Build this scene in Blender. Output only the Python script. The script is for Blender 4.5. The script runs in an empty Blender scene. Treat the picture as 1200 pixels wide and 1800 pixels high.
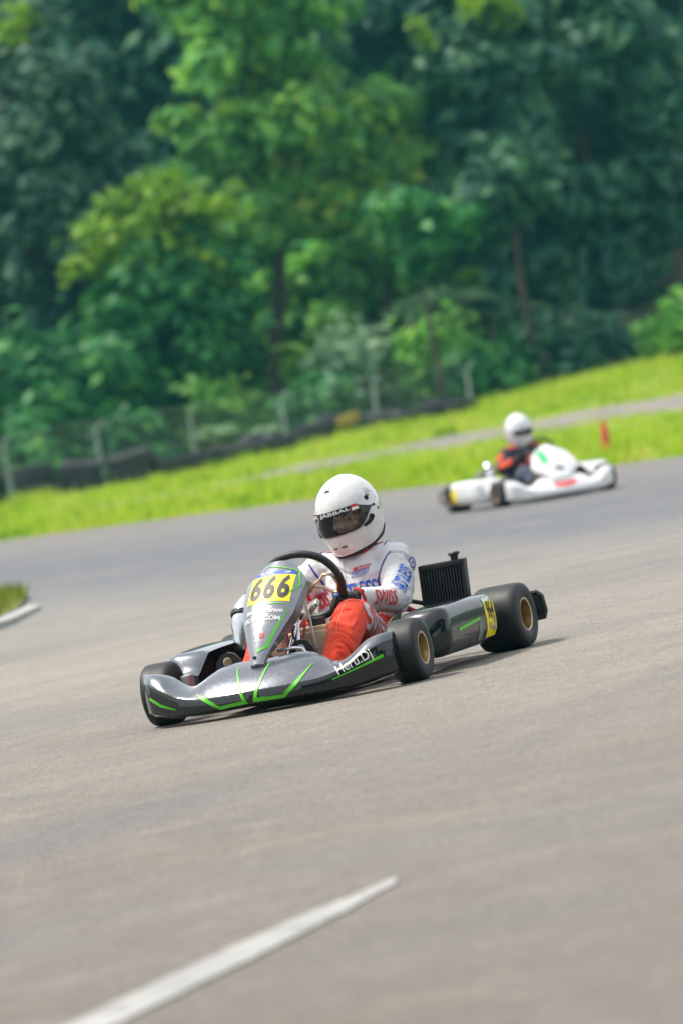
import bpy, bmesh, math, random
import numpy as np
from mathutils import Vector, Matrix
from mathutils.bvhtree import BVHTree
random.seed(7); RNG = np.random.default_rng(11)
SC = bpy.context.scene
COL = SC.collection
R = math.radians

# ------------------------------------------------------------------ camera, sky, sun, exposure
CAM_H, ROLL, F_PX, HORIZON_PX = 1.16, R(9.2), 9240.0, 183.0
cd = bpy.data.cameras.new('camera'); cam = bpy.data.objects.new('camera', cd); COL.objects.link(cam)
cd.sensor_fit = 'HORIZONTAL'; cd.sensor_width = 24.0; cd.lens = 24.0 * F_PX / 1200.0
cd.clip_start = 0.5; cd.clip_end = 2000
cam.matrix_world = (Matrix.Translation((0, 0, CAM_H)) @ Matrix.Rotation(R(90) - math.atan(HORIZON_PX / F_PX), 4, 'X')
                    @ Matrix.Rotation(-ROLL, 4, 'Z'))
cd.dof.use_dof = True; cd.dof.focus_distance = 21.8; cd.dof.aperture_fstop = 3.5
SC.camera = cam

SUN_EL, SUN_AZ = R(60), R(-72)      # azimuth measured from +Y towards +X: high on the left
w = bpy.data.worlds.new('World'); SC.world = w; w.use_nodes = True
nt = w.node_tree; bg = nt.nodes['Background']
sky = nt.nodes.new('ShaderNodeTexSky'); sky.sky_type = 'NISHITA'; sky.sun_disc = False
sky.sun_elevation = SUN_EL; sky.sun_rotation = SUN_AZ; sky.air_density = 1.0; sky.dust_density = 3.0; sky.ozone_density = 1.0
mixw = nt.nodes.new('ShaderNodeMix'); mixw.data_type = 'RGBA'; mixw.inputs[0].default_value = 0.72
nt.links.new(sky.outputs[0], mixw.inputs[6]); mixw.inputs[7].default_value = (8.6, 8.8, 9.2, 1)   # bright thin cloud cover
nt.links.new(mixw.outputs[2], bg.inputs[0]); bg.inputs[1].default_value = 0.085
sd = bpy.data.lights.new('sun', 'SUN'); sun = bpy.data.objects.new('sun', sd); COL.objects.link(sun)
sd.energy = 2.4; sd.angle = R(9); sd.color = (1.0, 0.94, 0.83)
sdir = Vector((math.sin(SUN_AZ) * math.cos(SUN_EL), math.cos(SUN_AZ) * math.cos(SUN_EL), math.sin(SUN_EL)))
sun.rotation_euler = sdir.to_track_quat('Z', 'Y').to_euler(); sun.location = sdir * 60 + Vector((0, 22, 0))
SC.view_settings.view_transform = 'Standard'; SC.view_settings.look = 'None'
SC.view_settings.gamma = 1; SC.view_settings.use_curve_mapping = False
SC.view_settings.exposure = 1.02
SC.render.engine = 'CYCLES'
SC.cycles.max_bounces = 6; SC.cycles.diffuse_bounces = 3; SC.cycles.glossy_bounces = 3; SC.cycles.transmission_bounces = 4; SC.cycles.volume_bounces = 0; SC.cycles.transparent_max_bounces = 6

# ------------------------------------------------------------------ helpers: materials
def new_mat(name):
    m = bpy.data.materials.new(name); m.use_nodes = True
    return m, m.node_tree, m.node_tree.nodes['Principled BSDF']
def N(nt, kind, **kw):
    n = nt.nodes.new(kind)
    for k, v in kw.items(): setattr(n, k, v)
    return n
def noise(nt, vec, scale, detail=4, rough=0.55):
    n = N(nt, 'ShaderNodeTexNoise'); n.inputs['Scale'].default_value = scale; n.inputs['Detail'].default_value = detail
    n.inputs['Roughness'].default_value = rough
    if vec is not None: nt.links.new(vec, n.inputs['Vector'])
    return n
def ramp(nt, fac, stops):
    r = N(nt, 'ShaderNodeValToRGB'); e = r.color_ramp.elements
    while len(e) > 1: e.remove(e[-1])
    for i, (p, c) in enumerate(stops):
        el = e[0] if i == 0 else e.new(p)
        el.position = p; el.color = (*c, 1) if len(c) == 3 else c
    nt.links.new(fac, r.inputs[0]); return r
def mixc(nt, fac, a, b, blend='MIX'):
    m = N(nt, 'ShaderNodeMix', data_type='RGBA', blend_type=blend)
    for s, v in ((0, fac), (6, a), (7, b)):
        if hasattr(v, 'is_linked'): nt.links.new(v, m.inputs[s])
        else: m.inputs[s].default_value = v if s == 0 else (*v, 1)
    return m.outputs[2]
def pbr(name, col, rough=0.5, metal=0.0, coat=0.0, vary=0.12, vscale=9.0, bump=0.0, bscale=200.0, coat_rough=0.06, spec=0.5, wear=None):
    """plain procedural material: colour broken by noise, optional scuffs and fine relief"""
    m, nt, b = new_mat(name)
    tc = N(nt, 'ShaderNodeTexCoord'); n = noise(nt, tc.outputs['Object'], vscale, 5)
    lo = tuple(c * (1 - vary) for c in col); hi = tuple(min(1, c * (1 + vary)) for c in col)
    c = ramp(nt, n.outputs[0], [(0.3, lo), (0.7, hi)]).outputs[0]
    if wear:
        n2 = noise(nt, tc.outputs['Object'], wear[1], 8, 0.7)
        f = ramp(nt, n2.outputs[0], [(wear[2], (0, 0, 0)), (wear[2] + 0.06, (1, 1, 1))]).outputs[0]
        c = mixc(nt, f, c, wear[0])
    nt.links.new(c, b.inputs['Base Color'])
    rr = ramp(nt, n.outputs[0], [(0.25, (max(0, rough - .06),) * 3), (0.75, (min(1, rough + .08),) * 3)])
    nt.links.new(rr.outputs[0], b.inputs['Roughness'])
    b.inputs['Metallic'].default_value = metal; b.inputs['Coat Weight'].default_value = coat
    b.inputs['Coat Roughness'].default_value = coat_rough; b.inputs['Specular IOR Level'].default_value = spec
    if bump:
        bn = noise(nt, tc.outputs['Object'], bscale, 3); bp = N(nt, 'ShaderNodeBump')
        bp.inputs['Strength'].default_value = bump; bp.inputs['Distance'].default_value = 0.002
        nt.links.new(bn.outputs[0], bp.inputs['Height']); nt.links.new(bp.outputs[0], b.inputs['Normal'])
    return m
def leaf_mat(name, stops, trans=0.35, scale=0.35, contrast=1.0):
    m, nt, b = new_mat(name)
    g = N(nt, 'ShaderNodeNewGeometry'); tc = N(nt, 'ShaderNodeTexCoord')
    n = noise(nt, tc.outputs['Object'], scale, 2)
    a = N(nt, 'ShaderNodeMath', operation='MULTIPLY_ADD'); nt.links.new(g.outputs['Random Per Island'], a.inputs[0]); a.inputs[1].default_value = 0.6
    cm = N(nt, 'ShaderNodeMath', operation='MULTIPLY_ADD'); nt.links.new(n.outputs[0], cm.inputs[0]); cm.inputs[1].default_value = contrast; cm.inputs[2].default_value = .5 - .5 * contrast; nt.links.new(cm.outputs[0], a.inputs[2])
    s = N(nt, 'ShaderNodeMath', operation='SUBTRACT'); nt.links.new(a.outputs[0], s.inputs[0]); s.inputs[1].default_value = 0.25
    r = ramp(nt, s.outputs[0], stops)
    nt.links.new(r.outputs[0], b.inputs['Base Color']); b.inputs['Roughness'].default_value = 0.55; b.inputs['Specular IOR Level'].default_value = 0.3
    t = N(nt, 'ShaderNodeBsdfTranslucent'); nt.links.new(r.outputs[0], t.inputs[0])
    mx = N(nt, 'ShaderNodeMixShader'); mx.inputs[0].default_value = trans
    nt.links.new(b.outputs[0], mx.inputs[1]); nt.links.new(t.outputs[0], mx.inputs[2])
    nt.links.new(mx.outputs[0], nt.nodes['Material Output'].inputs[0]); return m

# ------------------------------------------------------------------ helpers: meshes
def V(*a): return np.array(a, float)
def unit(v): v = np.asarray(v, float); return v / (np.linalg.norm(v) + 1e-12)
def smooth01(t): t = min(1, max(0, t)); return t * t * (3 - 2 * t)
_CUBIC = {}
def interp(x, pts):
    """piecewise-linear profile rounded by a Gaussian: soft transitions without plateaus"""
    key = id(pts)
    if key not in _CUBIC:
        g = np.linspace(pts[0][0] - .2, pts[-1][0] + .2, 281); f = np.interp(g, [p[0] for p in pts], [p[1] for p in pts])
        k = np.exp(-.5 * (np.arange(-24, 25) / 8.0) ** 2); k /= k.sum(); f = np.convolve(np.pad(f, 24, 'edge'), k, 'valid'); _CUBIC[key] = (g, f)
    g, f = _CUBIC[key]; return float(np.interp(x, g, f))
class MB:
    def __init__(s): s.v = []; s.f = []; s.m = []
    def add(s, vs, fs, mi=0):
        o = len(s.v); s.v.extend([tuple(map(float, p)) for p in vs])
        for f in fs: s.f.append(tuple(i + o for i in f)); s.m.append(mi)
        return s
    def box(s, lo, hi, mi=0, bev=0.0, rot=None, pivot=None):
        lo = np.minimum(lo, hi) + 0.0; hi2 = np.maximum(lo, hi); c = (lo + hi2) / 2; h = (hi2 - lo) / 2
        b = min(bev, *(h * .95)) if bev > 0 else 0
        bm = bmesh.new(); bmesh.ops.create_cube(bm, size=2)
        for v in bm.verts: v.co = Vector((v.co.x * h[0], v.co.y * h[1], v.co.z * h[2]))
        if b: bmesh.ops.bevel(bm, geom=bm.edges[:], offset=b, segments=2, affect='EDGES', profile=0.6)
        bm.verts.index_update(); pts = [np.array(v.co) for v in bm.verts]
        if rot is not None: pts = [np.array(rot) @ p for p in pts]
        s.add([p + c for p in pts], [[v.index for v in f.verts] for f in bm.faces], mi); bm.free(); return s
    def tube(s, path, rad, seg=10, mi=0, closed=False, cap=True, flat=None):
        path = [np.asarray(p, float) for p in path]; n = len(path)
        rad = [rad] * n if np.isscalar(rad) else list(rad)
        vs, fs = [], []; up = None
        for i in range(n):
            a = path[(i - 1) % n] if (closed or i > 0) else path[i]; b = path[(i + 1) % n] if (closed or i < n - 1) else path[i]
            t = unit(b - a)
            if up is None: up = unit(np.cross(t, V(0.31, 0.2, 0.93))) if abs(t[2]) < .95 else unit(np.cross(t, V(1, 0, 0)))
            up = unit(up - t * (up @ t)); w_ = np.cross(t, up)
            ra = rad[i]; rb = ra
            if isinstance(ra, (tuple, list)): ra, rb = ra
            for k in range(seg):
                an = 2 * math.pi * k / seg
                vs.append(path[i] + up * math.cos(an) * ra + w_ * math.sin(an) * rb)
        m = n if closed else n - 1
        for i in range(m):
            for k in range(seg):
                a0 = i * seg + k; a1 = i * seg + (k + 1) % seg; b0 = ((i + 1) % n) * seg + k; b1 = ((i + 1) % n) * seg + (k + 1) % seg
                fs.append((a0, a1, b1, b0))
        if cap and not closed: fs.append(tuple(range(seg))[::-1]); fs.append(tuple((n - 1) * seg + k for k in range(seg)))
        return s.add(vs, fs, mi)
    def lathe(s, prof, center, axis, seg=32, mi=0, a0=0, a1=2 * math.pi, squash=(1, 1)):
        ax = unit(axis); e1 = unit(np.cross(ax, V(0, 0, 1) if abs(ax[2]) < .9 else V(1, 0, 0))); e2 = np.cross(ax, e1)
        full = abs(a1 - a0 - 2 * math.pi) < 1e-6; m = seg if full else seg + 1
        vs = []
        for k in range(m):
            an = a0 + (a1 - a0) * k / seg
            d = e1 * math.cos(an) * squash[0] + e2 * math.sin(an) * squash[1]
            for (r, h) in prof: vs.append(np.asarray(center) + ax * h + d * r)
        P = len(prof); fs = []
        for k in range(seg):
            k2 = (k + 1) % m
            for j in range(P - 1): fs.append((k * P + j, k2 * P + j, k2 * P + j + 1, k * P + j + 1))
        return s.add(vs, fs, mi)
    def grid(s, rows, mi=0, flip=False, loop=False):
        n = len(rows[0]); vs = [p for r in rows for p in r]; fs = []
        for i in range(len(rows) - 1):
            for j in range(n if loop else n - 1):
                j2 = (j + 1) % n
                f = (i * n + j, i * n + j2, (i + 1) * n + j2, (i + 1) * n + j); fs.append(f[::-1] if flip else f)
        return s.add(vs, fs, mi)
    def ball(s, c, r, seg=14, ring=9, mi=0, rot=None):
        r = np.array([r] * 3 if np.isscalar(r) else r, float); vs, fs = [], []
        for i in range(ring + 1):
            ph = math.pi * i / ring
            for k in range(seg):
                th = 2 * math.pi * k / seg
                p = np.array([math.sin(ph) * math.cos(th), math.sin(ph) * math.sin(th), math.cos(ph)]) * r
                if rot is not None: p = rot @ p
                vs.append(np.asarray(c) + p)
        for i in range(ring):
            for k in range(seg):
                k2 = (k + 1) % seg; fs.append((i * seg + k, (i + 1) * seg + k, (i + 1) * seg + k2, i * seg + k2))
        return s.add(vs, fs, mi)
    def mesh(s, name, weld=True):
        me = bpy.data.meshes.new(name); me.from_pydata(s.v, [], s.f); me.polygons.foreach_set('material_index', s.m)
        if weld:
            bm = bmesh.new(); bm.from_mesh(me); bmesh.ops.remove_doubles(bm, verts=bm.verts, dist=1e-5)
            bmesh.ops.recalc_face_normals(bm, faces=bm.faces); bm.to_mesh(me); bm.free()
        return me
    def build(s, name, mats, parent=None, angle=38, weld=True):
        me = s.mesh(name, weld); return link(name, me, mats, parent, angle)
def link(name, me, mats, parent=None, angle=38):
    for m in (mats if isinstance(mats, (list, tuple)) else [mats]): me.materials.append(m)
    if angle is not None:
        me.polygons.foreach_set('use_smooth', [True] * len(me.polygons)); me.set_sharp_from_angle(angle=R(angle))
    o = bpy.data.objects.new(name, me); COL.objects.link(o)
    if parent is not None: o.parent = parent
    return o
def tag(o, label=None, cat=None, group=None, kind=None):
    if label: o['label'] = label
    if cat: o['category'] = cat
    if group: o['group'] = group
    if kind: o['kind'] = kind
    return o
def empty(name, loc=(0, 0, 0), rz=0, parent=None):
    o = bpy.data.objects.new(name, None); COL.objects.link(o); o.location = loc; o.rotation_euler = (0, 0, rz); o.empty_display_size = .1
    if parent is not None: o.parent = parent
    return o
def dup(o, parent=None):
    c = o.copy(); COL.objects.link(c)
    c.parent = parent
    for ch in o.children: dup(ch, c)
    return c
def fused(mb, voxel, smooth=6, factor=0.5):
    """melt overlapping pieces into one continuous surface"""
    me = mb.mesh('tmp', False); o = bpy.data.objects.new('tmp', me); COL.objects.link(o)
    m = o.modifiers.new('r', 'REMESH'); m.mode = 'VOXEL'; m.voxel_size = voxel
    s = o.modifiers.new('s', 'SMOOTH'); s.iterations = smooth; s.factor = factor
    dg = bpy.context.evaluated_depsgraph_get(); dg.update()
    out = bpy.data.meshes.new_from_object(o.evaluated_get(dg)); out.materials.clear()
    bpy.data.objects.remove(o); bpy.data.meshes.remove(me); return out
def coords(me):
    a = np.empty(len(me.vertices) * 3); me.vertices.foreach_get('co', a); return a.reshape(-1, 3)
def set_coords(me, a): me.vertices.foreach_set('co', a.ravel()); me.update()

# ------------------------------------------------------------------ helpers: printed marks laid on a surface
def bvh_of(objs):
    vs, fs = [], []
    for o in objs:
        off = len(vs); vs += [v.co.copy() for v in o.data.vertices]; fs += [[i + off for i in p.vertices] for p in o.data.polygons]
    return BVHTree.FromPolygons(vs, fs)
def text_faces(txt, size=1.0, bold=0.0, shear=0.0, sx=1.0, spacing=1.0):
    c = bpy.data.curves.new('txt', 'FONT'); c.body = txt; c.size = 1.0; c.offset = bold; c.shear = shear; c.space_character = spacing
    c.align_x = 'CENTER'; c.align_y = 'CENTER'; c.resolution_u = 3
    o = bpy.data.objects.new('txt', c); COL.objects.link(o)
    dg = bpy.context.evaluated_depsgraph_get(); dg.update(); me = bpy.data.meshes.new_from_object(o.evaluated_get(dg))
    vs = [(v.co.x * size * sx, v.co.y * size) for v in me.vertices]; fs = [list(p.vertices) for p in me.polygons]
    bpy.data.objects.remove(o); bpy.data.curves.remove(c); bpy.data.meshes.remove(me)
    return vs, fs
def poly_line(pts, wd, closed=False):
    """flat ribbon of given width (or widths) along 2-D points, mitred"""
    n = len(pts); wd = [wd] * n if np.isscalar(wd) else wd; L = []; Rr = []
    P = [np.array(p, float) for p in pts]
    for i in range(n):
        a = P[i - 1] if (i > 0 or closed) else None; b = P[(i + 1) % n] if (i < n - 1 or closed) else None
        d1 = unit(P[i] - a) if a is not None else unit(b - P[i]); d2 = unit(b - P[i]) if b is not None else d1
        n1 = V(-d1[1], d1[0]); n2 = V(-d2[1], d2[0]); m = unit(n1 + n2); k = wd[i] / 2 / max(.35, m @ n1)
        L.append(P[i] + m * k); Rr.append(P[i] - m * k)
    vs = L + Rr; m = n if closed else n - 1
    return [tuple(v) for v in vs], [[i, (i + 1) % n, n + (i + 1) % n, n + i] for i in range(m)]
def rect(w_, h_, cx=0, cy=0, skew=0):
    return [(cx - w_ / 2 - skew, cy - h_ / 2), (cx + w_ / 2 - skew, cy - h_ / 2), (cx + w_ / 2 + skew, cy + h_ / 2), (cx - w_ / 2 + skew, cy + h_ / 2)], [[0, 1, 2, 3]]
def decal(name, shape, mat, parent, bvh, origin, u, v, off=0.0025, cell=0.02, reach=0.35, rotate=0.0):
    """throw a flat shape onto the surface behind it, so it follows every curve"""
    vs, fs = shape; u = unit(u); v = unit(np.asarray(v, float) - u * (np.asarray(v, float) @ u)); n = np.cross(u, v)
    bm = bmesh.new(); bv = [bm.verts.new((x, y, 0)) for x, y in vs]
    for f in fs:
        try: bm.faces.new([bv[i] for i in f])
        except ValueError: pass
    xs = [p[0] for p in vs]; ys = [p[1] for p in vs]
    for ax, lo, hi in ((0, min(xs), max(xs)), (1, min(ys), max(ys))):
        k = math.ceil(lo / cell)
        while k * cell < hi:
            co = [0, 0, 0]; co[ax] = k * cell; no = [0, 0, 0]; no[ax] = 1
            bmesh.ops.bisect_plane(bm, geom=bm.verts[:] + bm.edges[:] + bm.faces[:], plane_co=co, plane_no=no, dist=1e-6); k += 1
    cr, sr = math.cos(rotate), math.sin(rotate); dead = []
    for p in bm.verts:
        x, y = p.co.x * cr - p.co.y * sr, p.co.x * sr + p.co.y * cr
        q = np.asarray(origin, float) + u * x + v * y + n * .12
        h = bvh.ray_cast(Vector(q), Vector(-n), reach)
        if h[0] is None: dead.append(p); continue
        nn = h[1] if h[1].dot(Vector(n)) > 0 else -h[1]
        p.co = h[0] + nn * off
    bmesh.ops.delete(bm, geom=dead, context='VERTS')
    me = bpy.data.meshes.new(name); bm.to_mesh(me); bm.free()
    o = link(name, me, mat, parent, 60); return o

# ------------------------------------------------------------------ terrain
def sstep(a, b, x):
    t = np.clip((x - a) / (b - a), 0, 1); return t * t * (3 - 2 * t)
def terrain(x, y):
    x = np.asarray(x, float); y = np.asarray(y, float)
    z = -0.03 + 0.0 * x
    k = sstep(-5, 1, x)
    z = z + sstep(84, 116, y) * (0.14 + 0.36 * k) + sstep(2, 8, x) * sstep(104, 124, y) * .38
    z = np.where(y < 50, z - .35, z) + sstep(160, 230, y) * 26 + 0.02 * np.sin(x * 1.7 + y * .6) * sstep(78, 84, y)
    z = z + .13 * np.exp(-((y - 115) / 2.2) ** 2) * (1 - sstep(-4.2, -2.6, x))      # low bank under the tyre piles
    return z
def t_at(x, y): return float(terrain(x, y))
CROSSFALL = .036
def track_z(x, y):       # the near corner leans to the left, levelling out farther on
    return CROSSFALL * np.clip(x, -6, 6) * (1 - sstep(28, 44, np.asarray(y, float)))
def on_track(o, pos, yaw):
    k = CROSSFALL * (1 - float(sstep(28, 44, np.array(pos[1])))); o.location = (pos[0], pos[1], float(track_z(pos[0], pos[1])))
    o.rotation_euler = (Matrix.Rotation(-math.atan(k), 3, 'Y') @ Matrix.Rotation(yaw, 3, 'Z')).to_euler(); return o

# far edge of the asphalt, left to right
EDGE = [(-60, 128), (-30, 104), (-16, 92), (-9, 83.5), (-5.1, 78), (-2.5, 73.6), (0, 69.2), (1.9, 63.5), (3.0, 60.4), (3.9, 58.3), (6, 55.5), (10, 52), (18, 47), (40, 36), (60, 30)]
def edge_y(x):
    return np.interp(x, [p[0] for p in EDGE], [p[1] for p in EDGE])

# ------------------------------------------------------------------ ground, track, path
def make_ground():
    m, nt, b = new_mat('verge_soil')
    tc = N(nt, 'ShaderNodeTexCoord'); n = noise(nt, tc.outputs['Object'], 1.3, 6); n2 = noise(nt, tc.outputs['Object'], 9, 4)
    c = ramp(nt, n.outputs[0], [(.3, (.14, .22, .008)), (.6, (.22, .30, .012)), (.8, (.23, .23, .035))]).outputs[0]
    c = mixc(nt, ramp(nt, n2.outputs[0], [(.55, (0, 0, 0)), (.75, (1, 1, 1))]).outputs[0], c, (.13, .105, .06))
    sp = N(nt, 'ShaderNodeSeparateXYZ'); nt.links.new(tc.outputs['Object'], sp.inputs[0]); mr = N(nt, 'ShaderNodeMapRange'); mr.inputs[1].default_value = 132; mr.inputs[2].default_value = 138; nt.links.new(sp.outputs[1], mr.inputs[0])
    c = mixc(nt, mr.outputs[0], c, (.030, .040, .016))      # leaf litter of the forest floor
    nt.links.new(c, b.inputs['Base Color']); b.inputs['Roughness'].default_value = .95
    xs = np.concatenate([np.linspace(-400, -40, 10), np.linspace(-36, 36, 60), np.linspace(40, 400, 10)])
    ys = np.concatenate([np.linspace(-60, 70, 10), np.linspace(74, 240, 90), np.linspace(250, 900, 8)])
    X, Y = np.meshgrid(xs, ys); Z = terrain(X, Y)
    mb = MB(); mb.grid([[(X[i, j], Y[i, j], Z[i, j]) for j in range(len(xs))] for i in range(len(ys))])
    tag(mb.build('ground', m, None, 60, False), kind='structure')
def make_track():
    m, nt, b = new_mat('worn_asphalt')
    tc = N(nt, 'ShaderNodeTexCoord'); P = tc.outputs['Object']
    sep = N(nt, 'ShaderNodeSeparateXYZ'); nt.links.new(P, sep.inputs[0])
    # newer, bluer asphalt laid on the far lane, its joint running obliquely across the track
    va = N(nt, 'ShaderNodeMath', operation='MULTIPLY_ADD'); nt.links.new(sep.outputs[0], va.inputs[0]); va.inputs[1].default_value = 1.75; nt.links.new(sep.outputs[1], va.inputs[2])
    wob = noise(nt, P, .35, 3); vb = N(nt, 'ShaderNodeMath', operation='MULTIPLY_ADD'); nt.links.new(wob.outputs[0], vb.inputs[0]); vb.inputs[1].default_value = 7.0; nt.links.new(va.outputs[0], vb.inputs[2])
    vc = N(nt, 'ShaderNodeMapRange'); vc.inputs[1].default_value = 5; vc.inputs[2].default_value = 85; nt.links.new(vb.outputs[0], vc.inputs[0])
    lane = ramp(nt, vc.outputs[0], [(.10, (.136, .123, .108)), (.20, (.174, .159, .140)), (.30, (.235, .216, .188)), (.42, (.195, .188, .178)), (.50, (.116, .124, .140)), (.64, (.110, .117, .131)), (.74, (.155, .150, .148)), (1, (.155, .144, .133))]).outputs[0]
    # streaks of rubber along the driving direction
    mp = N(nt, 'ShaderNodeMapping'); mp.inputs['Rotation'].default_value = (0, 0, R(-68)); mp.inputs['Scale'].default_value = (.6, 1.8, 1); nt.links.new(P, mp.inputs[0])
    st = noise(nt, mp.outputs[0], .75, 7, .68)
    c = mixc(nt, ramp(nt, st.outputs[0], [(.45, (0, 0, 0)), (.72, (.55, .55, .55))]).outputs[0], lane, (0.122, 0.122, 0.124))
    big = noise(nt, P, .28, 5, .6)
    c = mixc(nt, ramp(nt, big.outputs[0], [(.46, (0, 0, 0)), (.66, (.75, .75, .75))]).outputs[0], c, (0.148, 0.142, 0.141))
    lt = noise(nt, P, 1.7, 6, .65)
    c = mixc(nt, ramp(nt, lt.outputs[0], [(.50, (0, 0, 0)), (.75, (.45, .45, .45))]).outputs[0], c, (0.248, 0.226, 0.196))
    for loc, ang, sc in (((-.85, 16.9, 0), R(66), (2.6, .62, 1)), ((1.6, 19.6, 0), R(62), (2.2, .35, 1))):      # old bluish patches of spilt oil and rubber
        m2 = N(nt, 'ShaderNodeMapping', vector_type='TEXTURE'); m2.inputs['Location'].default_value = loc; m2.inputs['Rotation'].default_value = (0, 0, ang); m2.inputs['Scale'].default_value = sc; nt.links.new(P, m2.inputs[0])
        gr = N(nt, 'ShaderNodeTexGradient', gradient_type='SPHERICAL'); nt.links.new(m2.outputs[0], gr.inputs[0]); en = noise(nt, P, 2.2, 5, .6)
        ml = N(nt, 'ShaderNodeMath', operation='MULTIPLY'); nt.links.new(gr.outputs[1], ml.inputs[0]); nt.links.new(en.outputs[0], ml.inputs[1])
        c = mixc(nt, ramp(nt, ml.outputs[0], [(.03, (0, 0, 0)), (.40, (.55, .55, .55))]).outputs[0], c, (.122, .120, .120))
    agg = noise(nt, P, 95, 5, .7); g2 = noise(nt, P, 38, 3, .6)
    hs = N(nt, 'ShaderNodeHueSaturation'); hs.inputs['Saturation'].default_value = 1.15; hs.inputs['Value'].default_value = .95; nt.links.new(c, hs.inputs['Color']); c = hs.outputs[0]
    c = mixc(nt, .85, c, ramp(nt, agg.outputs[0], [(.30, (.14, .14, .14)), (.5, (.52, .51, .50)), (.70, (.97, .95, .90))]).outputs[0], 'OVERLAY')
    c = mixc(nt, .5, c, ramp(nt, g2.outputs[0], [(.3, (.33, .33, .33)), (.7, (.68, .68, .68))]).outputs[0], 'OVERLAY')
    g3 = noise(nt, P, 7, 5, .65); c = mixc(nt, .35, c, ramp(nt, g3.outputs[0], [(.3, (.36, .36, .36)), (.7, (.64, .64, .64))]).outputs[0], 'OVERLAY')
    vo = N(nt, 'ShaderNodeTexVoronoi'); vo.inputs['Scale'].default_value = 14; nt.links.new(P, vo.inputs['Vector'])
    c = mixc(nt, ramp(nt, vo.outputs['Distance'], [(.055, (.8, .8, .8)), (.09, (0, 0, 0))]).outputs[0], c, (.07, .065, .06))
    vp = N(nt, 'ShaderNodeTexVoronoi'); vp.inputs['Scale'].default_value = 3.3; nt.links.new(P, vp.inputs['Vector']); c = mixc(nt, ramp(nt, vp.outputs['Distance'], [(.022, (.9, .9, .9)), (.035, (0, 0, 0))]).outputs[0], c, (.035, .032, .03))
    nt.links.new(c, b.inputs['Base Color']); b.inputs['Roughness'].default_value = .82; b.inputs['Specular IOR Level'].default_value = .35
    bp = N(nt, 'ShaderNodeBump'); bp.inputs['Strength'].default_value = .55; bp.inputs['Distance'].default_value = .006
    nt.links.new(agg.outputs[0], bp.inputs['Height']); nt.links.new(bp.outputs[0], b.inputs['Normal'])
    mb = MB(); xs = np.concatenate([np.linspace(-60, -12, 14), np.linspace(-11, 11, 90), np.linspace(12, 60, 14)])
    ends = [(x, float(edge_y(x)) + .09 * math.sin(x * 2.3) + .06 * math.sin(x * 6.1 + 1)) for x in xs]; rows = []
    for t in np.concatenate([np.linspace(0, 1, 60)]):
        rows.append([(x, -40 + (e + 40) * t, float(track_z(x, -40 + (e + 40) * t))) for x, e in ends])
    rows.append([(x, e + .02, -.12) for x, e in ends]); mb.grid(rows)
    tag(mb.build('track', m, None, 30, False), kind='structure')
    return m
make_ground(); ASPH = make_track()
def make_path():
    m = pbr('pale_service_road', (.185, .165, .145), .9, vary=.25, vscale=.9, bump=.3, bscale=30)
    ctr = [(-30, 95.5, .6), (-10, 95.5, 1.0), (-4, 96, 2.2), (-1, 96.8, 4.0), (1.5, 97.8, 5.5), (4, 99.0, 7), (6.8, 100.2, 8.5), (10, 101, 9), (16, 101, 9), (40, 98, 9)]
    xs = np.linspace(-30, 40, 120); cy = np.interp(xs, [c[0] for c in ctr], [c[1] for c in ctr]); wd = np.interp(xs, [c[0] for c in ctr], [c[2] for c in ctr])
    mb = MB(); rows = []
    for k in np.linspace(-.5, .5, 9): rows.append([(x, y + k * w_, t_at(x, y + k * w_) + .012) for x, y, w_ in zip(xs, cy, wd)])
    mb.grid(rows); tag(mb.build('path', m, None, 60, False), kind='structure')
    return xs, cy, wd
PX, PCY, PWD = make_path()
def make_fringe():
    m = pbr('dry_dirt', (.24, .15, .06), .95, vary=.4, vscale=2.5); xs = np.linspace(-14, 14, 160); mb = MB(); rows = []
    for d in (0, .35, .8): rows.append([(x, float(edge_y(x)) + .05 + d * (1 + .4 * math.sin(x * 3.1) * math.sin(x * 1.3)), -.022 + .004 * (d > 0)) for x in xs])
    mb.grid(rows); tag(mb.build('dirt_edge', m, None, 60, False), kind='structure')
make_fringe()
def paint_mat():
    return pbr('worn_white_paint', (.31, .31, .295), .7, vary=.15, vscale=3, wear=((.19, .18, .165), 7, .56))
PAINT = paint_mat()
def ground_line(name, quads, label):
    mb = MB(); 
    for q in quads: mb.add([(x, y, float(track_z(x, y)) + .005) for x, y in q], [list(range(len(q)))])
    o = mb.build(name, PAINT, None, None, False); tag(o, kind='structure'); return o
# white dash in the foreground: slightly curved
def foreground_line():
    g = np.random.default_rng(9); A = [(-1.42, 8.9), (-.818, 10.72), (-.725, 11.0), (-.414, 11.90), (-.15, 12.53), (-.01, 12.84)]; B = [(-1.30, 8.65), (-.712, 10.46), (-.604, 10.79), (-.357, 11.50), (-.150, 12.16), (-.012, 12.66)]
    ta = np.linspace(0, 1, 70); pa = np.array(A); pb = np.array(B); ka = np.linspace(0, 1, 6)
    left = [(float(np.interp(t, ka, pa[:, 0])) + g.normal() * .0018, float(np.interp(t, ka, pa[:, 1])) + g.normal() * .008) for t in ta]
    right = [(float(np.interp(t, ka, pb[:, 0])) + g.normal() * .0018, float(np.interp(t, ka, pb[:, 1])) + g.normal() * .008) for t in ta]
    left, right = [tuple(V(*a) * .95 + V(*b) * .05) for a, b in zip(left, right)], [tuple(V(*b) * .95 + V(*a) * .05) for a, b in zip(left, right)]
    qs = [[left[i], left[i + 1], right[i + 1], right[i]] for i in range(len(left) - 1)]
    ground_line('road_marking', qs, '')
foreground_line()
ground_line('road_marking', [[(3.35, 59.75), (3.9, 58.35), (5.2, 56.5), (5.2, 56.05), (3.88, 57.95), (3.3, 59.4)]], '')

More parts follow.
